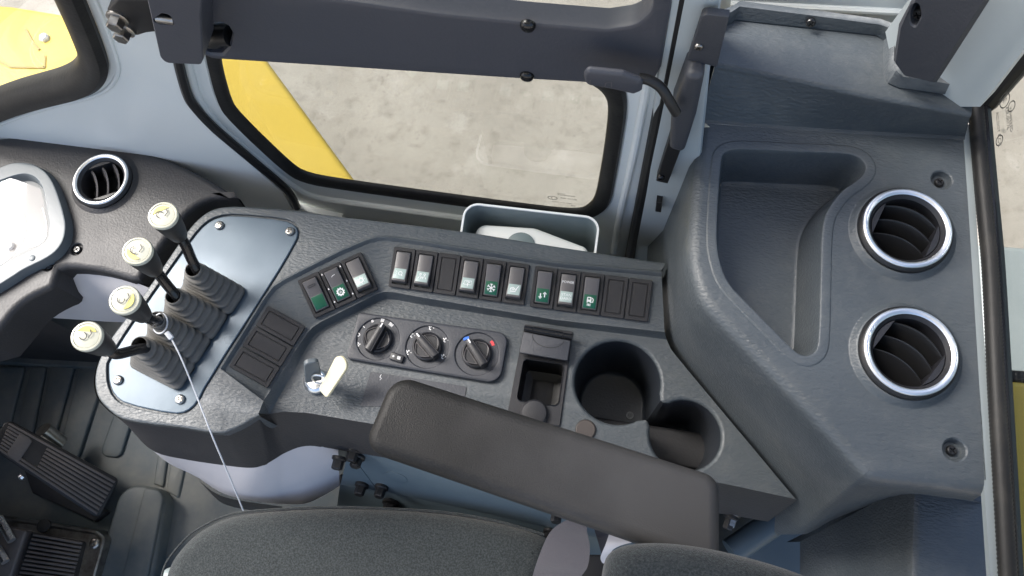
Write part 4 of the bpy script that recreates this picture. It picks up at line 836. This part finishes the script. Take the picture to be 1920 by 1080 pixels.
# grab lever that runs from the door to the console
gl = thing('latch_release', 'dark plastic release grip with bent rod beside the side window', 'handle', PAN.w(PAN.px(1150, 155), .02))
HF = Fr((0, YW - .030, 0), (1, 0, 0), (0, 0, 1))
mb = MB(); mb.solid(HF, pp(HF, [(1094, 143, .005), (1100, 133, .004), (1168, 140, .003), (1205, 155, .005), (1203, 173, .004), (1188, 179, .003), (1150, 170), (1098, 161, .005)]), [(.002, -.006), (0, -.004), (0, -.002), (.001, -.0008), (.003, 0)], bottom=True); mb.build('grip', M['slate'], gl)
mb = MB()
for pts in ([(1107, 149), (1106, 155), (1108, 159)], [(1122, 160), (1130, 163)], [(1134, 163), (1136, 155), (1146, 153), (1147, 163)]): mb.bar(HF, [HF.px(*q) for q in pts], .0008, .0004)
mb.build('lock_symbol', M['smoke'], gl, smooth=0)
mb = MB(); mb.tube(cr([HF.w(HF.px(*q), h) for q, h in (((1196, 164), -.008), ((1216, 168), -.008), ((1238, 178), -.006), ((1256, 196), -.002), ((1268, 212), .0))], 5), .0040, 12); mb.build('bent_rod', M['black'], gl)

# ------------------------------------------------------------------ document bin behind the console
bn = thing('storage_bin', 'grey open storage bin tucked between console and door', 'bin', P(1000, 440, -.05))
zbn = .022; FBn = flat(zbn); bo = pp(FBn, [(872, 379, .016), (1126, 408, .016), (1114, 500, .004), (858, 470, .004)], 7)
mb = MB(); mb.loft([[FBn.w(q, h) for q in bo.ring(d)] for d, h in [(.004, -.20), (0, -.002), (.0006, 0), (.0016, 0), (.0022, -.002), (.006, -.18)]]); mb.build('shell', M['bin'], bn)
mb = MB(); mb.loft([[FBn.w(q, h) for q in bo.ring(d)] for d, h in [(-.0004, -.001), (-.0002, .0006), (.0018, .0006), (.002, -.001)]]); mb.build('rim', M['whiteplastic'], bn)
mb = MB(); mb.solid(FBn, bo, [(.003, -.18), (.003, -.17)]); mb.build('bottom', M['bin'], bn)
wb = thing('white_bottle', 'white plastic container lying in the storage bin', 'bottle', P(1000, 450, -.02))
FW2 = flat(.004); mb = MB(); mb.box(FW2, pp(FW2, [(893, 418, .012), (1003, 425, .02), (1106, 464, .012), (1100, 490), (886, 462)], 6), -.09, 0, .006); mb.build('container_body', M['whiteplastic'], wb)
mb = MB(); mb.lathe(P(976, 462, .004), (0, 0, 1), [(0, .016), (.0015, .016), (.003, .013)], 28); mb.build('round_boss', M['bin'], wb)

# ================================================================== DASHBOARD
ZD = .018; FDa = flat(ZD)
dash = thing('dashboard', 'dark grey dashboard with round vent and instrument cluster at the left', 'dashboard', (-.6, .25, ZF))
dp = [(-340, 330), (-120, 275), (0, 257), (43, 249), (100, 247), (167, 254), (233, 268), (300, 291), (367, 321), (433, 360), (450, 371), (425, 370), (388, 374), (357, 392), (325, 428), (270, 508), (258, 530), (200, 511), (156, 503), (111, 501), (104, 520), (99, 538), (70, 550), (44, 565), (24, 583), (10, 602), (-40, 660), (-340, 700)]
dpo = Poly([tuple(v) for v in chaikin([FDa.px(*q) for q in dp], 1)])
dvc = FDa.px(197, 343); DVR = .0322
mb = MB(); scd = [(143, 467), (90, 497)]
hl = [(circ(dvc, DVR, 48), [(-.0075, 0), (-.0062, .0006), (-.0030, .0030), (-.0016, .0034), (0, .002), (.001, -.02)], True)] + [(circ(FDa.px(*s_), .0068, 24), [(-.0012, 0), (0, -.001), (.0008, -.004)], True) for s_ in scd]
mb.solid(FDa, dpo, [(.003, -.06), (0, -.008), (.0012, -.0035), (.0035, -.001), (.007, 0)], holes=hl); mb.build('dash_panel', M['dash'], dash, wn=True)
vent(dash, FDa.w(dvc, .0), (0, 0, 1), DVR + .001, math.radians(-62), nsl=3, chrome_w=.0056, bm='smoke', bw=.0016)
for s_ in scd: screw(dash, FDa.w(FDa.px(*s_), -.004), (0, 0, 1), .0046, .0035, 'gloss')
mb = MB(); mb.box(FDa, Poly([(-1.10, -1.0, .03), (-.78, -1.0, .03), (-.78, .12, .05), (-1.10, .12, .02)]), -.10, 0, .012); mb.build('cross_panel', M['dash'], dash)  # dash extension out of view, added to shade floor and pedals
# smooth pale knee panel below the dash edge
k0 = [P(x, y, ZD - .012) for x, y in [(-40, 640), (8, 600), (60, 545), (111, 500), (156, 501), (200, 509), (260, 532), (320, 556)]]
k1 = [P(x, y, -.03) for x, y in [(-40, 650), (20, 605), (60, 565), (111, 545), (156, 548), (200, 552), (260, 568), (320, 585)]]
k2 = [P(x, y, -.10) for x, y in [(-40, 660), (20, 592), (60, 594), (111, 597), (156, 600), (200, 603), (260, 606), (320, 612)]]
k3 = [p + Vector((0, .06, -.03)) for p in k2]
mb = MB(); mb.loft([cr(r, 4) for r in (k0, k1, k2, k3)], False); mb.build('knee_panel', M['kneeskin'], dash)
a = P(-80, 668, ZF); b = P(260, 687, ZF)
mb = MB(); mb.loft([[a, b], [a + Vector((0, .004, .25)), b + Vector((0, .004, .25))], [a + Vector((0, .10, .40)), b + Vector((0, .10, .40))]], False); mb.build('footwell_liner', M['dash'], dash)
# instrument cluster
cl_out = [(-160, 380), (-60, 338), (0, 313), (22, 304), (56, 304), (84, 319), (100, 342), (111, 372), (120, 402), (124, 426), (118, 455), (96, 480), (44, 504), (22, 519), (-20, 545), (-160, 620)]
cl_in = [(-160, 415), (-60, 366), (0, 338), (40, 325), (62, 329), (77, 344), (83, 366), (89, 400), (93, 424), (91, 448), (78, 461), (50, 472), (22, 487), (0, 499), (-20, 512), (-160, 580)]
ZC = ZD + .012; FC = flat(ZC); co = Poly([tuple(v) for v in chaikin([FC.px(*q) for q in cl_out], 2)]); ci = Poly([tuple(v) for v in chaikin([FC.px(*q) for q in cl_in], 2)])
mb = MB(); R1 = co.ring(0); R2 = ci.ring(0); nn = len(R1)
def nearest(r, ref): return [min(r, key=lambda q: (q - p).length) for p in ref]
mb.solid(FC, co, [(-.002, -.014), (0, -.002), (.0006, -.0005), (.002, 0)], holes=[(ci, [(-.001, 0), (0, -.001), (.004, -.011)], True)]); cluster = mb.build('instrument_cluster', M['bezel'], dash, wn=True)
FCf = flat(ZC - .0105); mb = MB(); mb.solid(FCf, ci, [(.0036, 0), (.0036, .0004)]); mb.build('gauge_face', M['gauge'], cluster)
mb = MB(); gc = FCf.px(-24, 440); mb.bar(FCf, ringpts(gc.x, gc.y, (FCf.px(48, 430) - gc).length, 60), .0012, .0008)
pts = [FCf.px(*q) for q in [(80, 390), (88, 422), (86, 446), (74, 458), (56, 464), (49, 456), (52, 436)]]; mb.bar(FCf, cr([(*q, 0) for q in pts], 4) and [Vector((q.x, q.y)) for q in cr([(*q, 0) for q in pts], 4)], .0009, .0008)
for q0, q1 in (((22, 434), (26, 437)), ((27, 441), (33, 446)), ((30, 440), (30, 447))): mb.bar(FCf, [FCf.px(*q0), FCf.px(*q1)], .0014, .0008)
mb.build('gauge_marks', M['white'], cluster, smooth=0)
mb = MB(); hubc = FCf.px(19, 462); mb.lathe(FCf.w(hubc, .0004), (0, 0, 1), [(0, .0052), (.004, .0048), (.005, .003)], 24); mb.build('needle_hub', M['whiteplastic'], cluster)
mb = MB(); mb.bar(FCf, [FCf.px(-30, 468), FCf.px(10, 463)], .0014, .004); mb.build('needle', M['redprint'], cluster, smooth=0)
q = FC.px(60, 484); mb = MB(); mb.lathe(FC.w(q, 0), (0, 0, 1), [(0, .0036), (.0006, .0036), (.001, .003)], 18); mb.build('blank_button', M['bezel'], cluster)
cq = FC.px(20, 400); CVF = Fr(FC.w(cq, -.003), (1, 0, -.117), (0, 1, .049)); cvp = Poly([tuple(CVF.px(*q)) for q in cl_in], 2); cvp = Poly([tuple(v) for v in chaikin(cvp.p, 2)])
mb = MB(); mb.solid(CVF, cvp, [(.002, -.0006), (.002, .0006)], bottom=True); mb.build('clear_cover', M['lensclear'], cluster)

# ================================================================== PEDALS
ac = thing('accelerator_pedal', 'long ribbed black accelerator pedal standing over the floor mat', 'pedal', P(120, 890, ZF))
toe, heel = P(16, 822, -.33), P(204, 938, -.415)
u = (heel - toe).normalized(); wv = (P(30, 790, -.33) - P(0, 850, -.33)); AF = Fr(toe, u, wv); AF = Fr(toe, AF.u, AF.v if AF.n.z > 0 else -AF.v)
LA = (heel - toe).length; c1 = AF.px(28, 789); c2 = AF.px(224, 897); c3 = AF.px(186, 973); c4 = AF.px(-6, 848); c5 = AF.px(2, 786)
ap = Poly([(*AF.px(10, 783), .01), (*AF.px(224, 899), .008), (*AF.px(185, 974), .008), (*AF.px(-14, 843), .01)], 4)
mb = MB(); mb.box(AF, ap, -.006, 0, .002); mb.build('pedal_plate', M['black'], ac)
tl, tr2, br2, bl = AF.px(12, 788), AF.px(220, 902), AF.px(183, 968), AF.px(-10, 840)
for k in range(9):
    f = (k + .5) / 9; a, b = tl.lerp(bl, f), tr2.lerp(br2, f); a = a.lerp(b, .03); b = a.lerp(b, .985)
    spans = [(0, .20), (.36, 1)] if 1 <= k <= 6 else [(0, 1)]
    for s0, s1_ in spans:
        p0, p1 = a.lerp(b, s0), a.lerp(b, s1_); d_ = (p1 - p0).normalized(); n_ = Vector((-d_.y, d_.x)) * ((tl - bl).length / 9 * .37)
        mb = MB(); mb.box(AF, Poly([tuple(p0 - n_), tuple(p1 - n_), tuple(p1 + n_), tuple(p0 + n_)]), 0, .0028, .0008); mb.build('tread_rib', M['pedal'], ac)
mb = MB(); mb.box(AF, Poly([(*AF.px(38, 812), .004), (*AF.px(62, 826), .004), (*AF.px(34, 868), .004), (*AF.px(12, 852), .004)]), 0, .0030, .0008); mb.build('smooth_pad', M['pedal'], ac)
mb = MB(); mb.tube([P(80, 806, -.37), P(112, 832, -.40)], .013, 16); mb.build('pivot', M['steel'], ac)
mb = MB(); mb.box(flat(-.435), pp(flat(-.435), [(40, 870), (150, 930), (200, 960), (176, 978), (60, 925)]), -.012, 0, .003); mb.build('pedal_base', M['dash'], ac)
mb = MB(); mb.lathe(P(43, 892, -.40), (-.5, -.8, .2), [(0, .006), (.004, .006), (.006, .004)], 16); mb.build('pivot_pin', M['chrome'], ac)
bp_ = thing('brake_pedal', 'metal framed brake pedal plate with ribbed rubber pad at lower left', 'pedal', P(90, 1040, ZF))
FBp = flat(-.40); mb = MB(); mb.solid(FBp, pp(FBp, [(-120, 945, .01), (14, 968, .008), (180, 994, .012), (197, 1008, .012), (160, 1140), (-160, 1140)]), [(0, -.03), (0, -.002), (.002, 0), (.004, 0), (.007, -.004)]); mb.build('metal_tray', M['steel'], bp_)
mb = MB(); mb.box(FBp, pp(FBp, [(64, 998, .004), (160, 1015, .006), (130, 1140), (20, 1140)]), -.006, .008, .002); padb = mb.build('rubber_pad', M['black'], bp_)
for k in range(12):
    f = k / 9; y0 = 1003 + f * 70; x0 = 64 - f * 25; x1 = 155 - f * 18
    FB3 = flat(-.392); a, b = FB3.px(x0, y0), FB3.px(x1, y0 + 16 - f * 3); d_ = (b - a).normalized(); n_ = Vector((-d_.y, d_.x)) * .0016
    mb = MB(); mb.box(FB3, Poly([tuple(a - n_), tuple(b - n_), tuple(b + n_), tuple(a + n_)]), 0, .0035, .001); mb.build('tread_rib', M['pedal'], padb)
mb = MB(); mb.box(FBp, pp(FBp, [(14, 985, .003), (60, 996, .003), (30, 1085, .003), (-20, 1080, .003)]), -.006, .014, .003); mb.build('pedal_arm_cover', M['pedal'], bp_)
mb = MB()
for x, y in ((6, 985), (14, 1000), (2, 1040)): mb.tube([P(x - 8, y - 14, -.375), P(x + 8, y + 14, -.375)], .006, 10)
mb.build('return_spring', M['chrome'], bp_)
screw(bp_, P(178, 1019, -.40), (0, 0, 1), .008, .005, 'steel')
mb = MB(); mb.lathe(P(84, 986, -.40), (0, 0, 1), [(0, .010), (.004, .010), (.005, .007)], 20); mb.build('rubber_stop', M['seal'], bp_)

# ================================================================== SEAT BASE, SEAT, ARMREST, BELT
sb_ = thing('seat_pedestal', 'blue grey bolted metal panels between the console and the seat', 'seat base', P(850, 930, -.3))
o0 = P(651, 848, -.085); SB = Fr(o0, (1, -.02, 0), (0, .35, 1))
def sbp(pts): return pp(SB, pts)
mb = MB(); mb.box(SB, sbp([(653, 846), (708, 920), (638, 909)]), -.006, .0, .0005); mb.build('gusset_plate', M['blue_paint'], sb_)
mb = MB(); mb.box(SB, sbp([(654, 846), (720, 850), (1120, 925), (1330, 965), (1330, 1062), (1120, 1008), (800, 938), (709, 920)]), -.006, .0, .0005); up_ = mb.build('upper_plate', M['blue_paint'], sb_)
mb = MB(); mb.box(SB, sbp([(636, 912), (709, 923), (800, 941), (1120, 1011), (1330, 1065), (1330, 1200), (610, 1100)]), -.008, -.003, .0005); mb.build('lower_plate', M['blue_paint'], sb_)
mb = MB(); q = SB.px(742, 895); mb.lathe(SB.w(q, 0), SB.n, [(0, .0135), (.0006, .0135), (.0008, .012)], 24); mb.build('access_cap', M['blue_paint'], sb_)
for x, y in ((679, 908), (716, 912), (672, 855)): bolt(sb_, SB.w(SB.px(x, y), 0), SB.n, .0062, .014)
for x, y in ((637, 857), (663, 842)): bolt(sb_, P(x, y, -.075), (0, -1, .1), .0062, .014)
bolt(sb_, SB.w(SB.px(732, 945), -.003), SB.n, .008, .016)
for x, y in ((1045, 958), (1032, 995)): bolt(sb_, SB.w(SB.px(x, y), 0), SB.n, .0062, .014)
for x, y in ((1372, 965), (1376, 960)): bolt(sb_, P(x, y, -.08), (-.2, -1, -.1), .0058, .016, 'black' if x == 1372 else 'steel')
mb = MB(); mb.tube([P(1370, 1035, -.2), P(1530, 925, -.2)], .016, 14); mb.build('cross_tube', M['blue_paint'], sb_)
mb = MB(); mb.box(flat(-.28), pp(flat(-.28), [(1380, 1030), (1600, 940), (1600, 1200), (1380, 1200)]), -.05, 0); mb.build('rear_plate', M['blue_paint'], sb_)

seat = thing('operator_seat', 'dark grey fabric operator seat with black vinyl armrest', 'seat', (-.15, -.12, ZF))
def cushion(name, px, z, th, r, m='fabric', crown=.0):
    F = flat(z); poly = Poly([tuple(v) for v in chaikin([F.px(*q) for q in px], 2)]); mb = MB()
    prof = [(.02, -th), (0, -th * .55)] + [(r * (1 - math.cos(a)), -r + r * math.sin(a)) for a in [math.pi / 2 * k / 7 for k in range(8)]]
    mb.solid(F, poly, prof); return mb.build(name, M[m], seat, smooth=60, wn=True)
cu = cushion('seat_cushion', [(296, 1100), (304, 1068), (318, 1040), (348, 1006), (377, 986), (417, 966), (467, 957), (550, 951), (640, 949), (730, 951), (807, 956), (923, 973), (1025, 1000), (1040, 1040), (1000, 1120), (950, 1300), (300, 1300), (280, 1200)], -.14, .12, .022)
cb = cushion('backrest', [(1132, 1110), (1134, 1066), (1146, 1032), (1187, 1017), (1262, 1016), (1350, 1029), (1452, 1055), (1530, 1082), (1640, 1130), (1640, 1300), (1132, 1300)], .16, .09, .02)
line = [P(x, y, -.150) for x, y in [(298, 1110), (307, 1066), (322, 1040), (352, 1006), (380, 987), (420, 968), (468, 959), (550, 953), (640, 951), (807, 958), (923, 975), (1020, 1002)]]
mb = MB(); mb.tube(cr(line, 5), .0013, 8); mb.build('piping', M['fabric'], cu)
mb = MB(); mb.box(flat(-.17), pp(flat(-.17), [(300, 1062, .01), (420, 1075), (420, 1200), (270, 1200)]), -.08, 0, .01); mb.build('seat_skirt', M['bin'], seat)
# armrest
ZA = .10; FA = flat(ZA); arp = Poly([(*FA.px(736, 697), .021), (*FA.px(1352, 893), .016), (*FA.px(1352, 1070), .012), (*FA.px(676, 838), .016)], 8)
mb = MB(); Ra = .011
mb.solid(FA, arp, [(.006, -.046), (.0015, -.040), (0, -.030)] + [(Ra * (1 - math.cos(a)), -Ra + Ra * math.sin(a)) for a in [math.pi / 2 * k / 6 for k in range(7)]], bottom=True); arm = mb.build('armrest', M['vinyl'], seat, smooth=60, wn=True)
# belt
bt = thing('seat_belt', 'grey seat belt webbing draped between the seat cushions', 'belt', P(1060, 1020, -.1))
def ribbon(L, Rr_, th, name, m, parent):
    L, Rr_ = cr(L, 5), cr(Rr_, 5); mb = MB(); n_ = Vector((0, -.3, 1)).normalized() * th
    mb.loft([L, Rr_, [p - n_ for p in Rr_], [p - n_ for p in L], L], False); return mb.build(name, M[m], parent, smooth=40)
ribbon([P(1092, 972, -.02), P(1062, 976, -.03), P(1030, 1000, -.06), P(1008, 1050, -.09), P(996, 1090, -.11), P(980, 1160, -.12)], [P(1112, 978, -.03), P(1100, 990, -.02), P(1106, 1025, -.04), P(1102, 1062, -.06), P(1086, 1090, -.09), P(1070, 1160, -.12)], .0016, 'webbing', 'belt', bt)
ribbon([P(1112, 985, -.05), P(1118, 1005, -.06), P(1128, 1040, -.07), P(1128, 1056, -.08)], [P(1150, 988, -.05), P(1142, 1010, -.05), P(1150, 1035, -.05), P(1140, 1052, -.06)], .0016, 'webbing', 'belt', bt)
ribbon([P(1146, 990, -.03), P(1136, 1020, -.03), P(1126, 1045, -.04), P(1130, 1056, -.05)], [P(1230, 1012, -.02), P(1190, 1016, -.02), P(1150, 1030, -.03), P(1140, 1058, -.05)], .0016, 'webbing', 'lilac', bt)
mb = MB(); mb.box(flat(-.16), pp(flat(-.16), [(1060, 1040), (1160, 1040), (1160, 1200), (1060, 1200)]), -.02, 0, .003); mb.build('buckle_stalk', M['black'], bt)
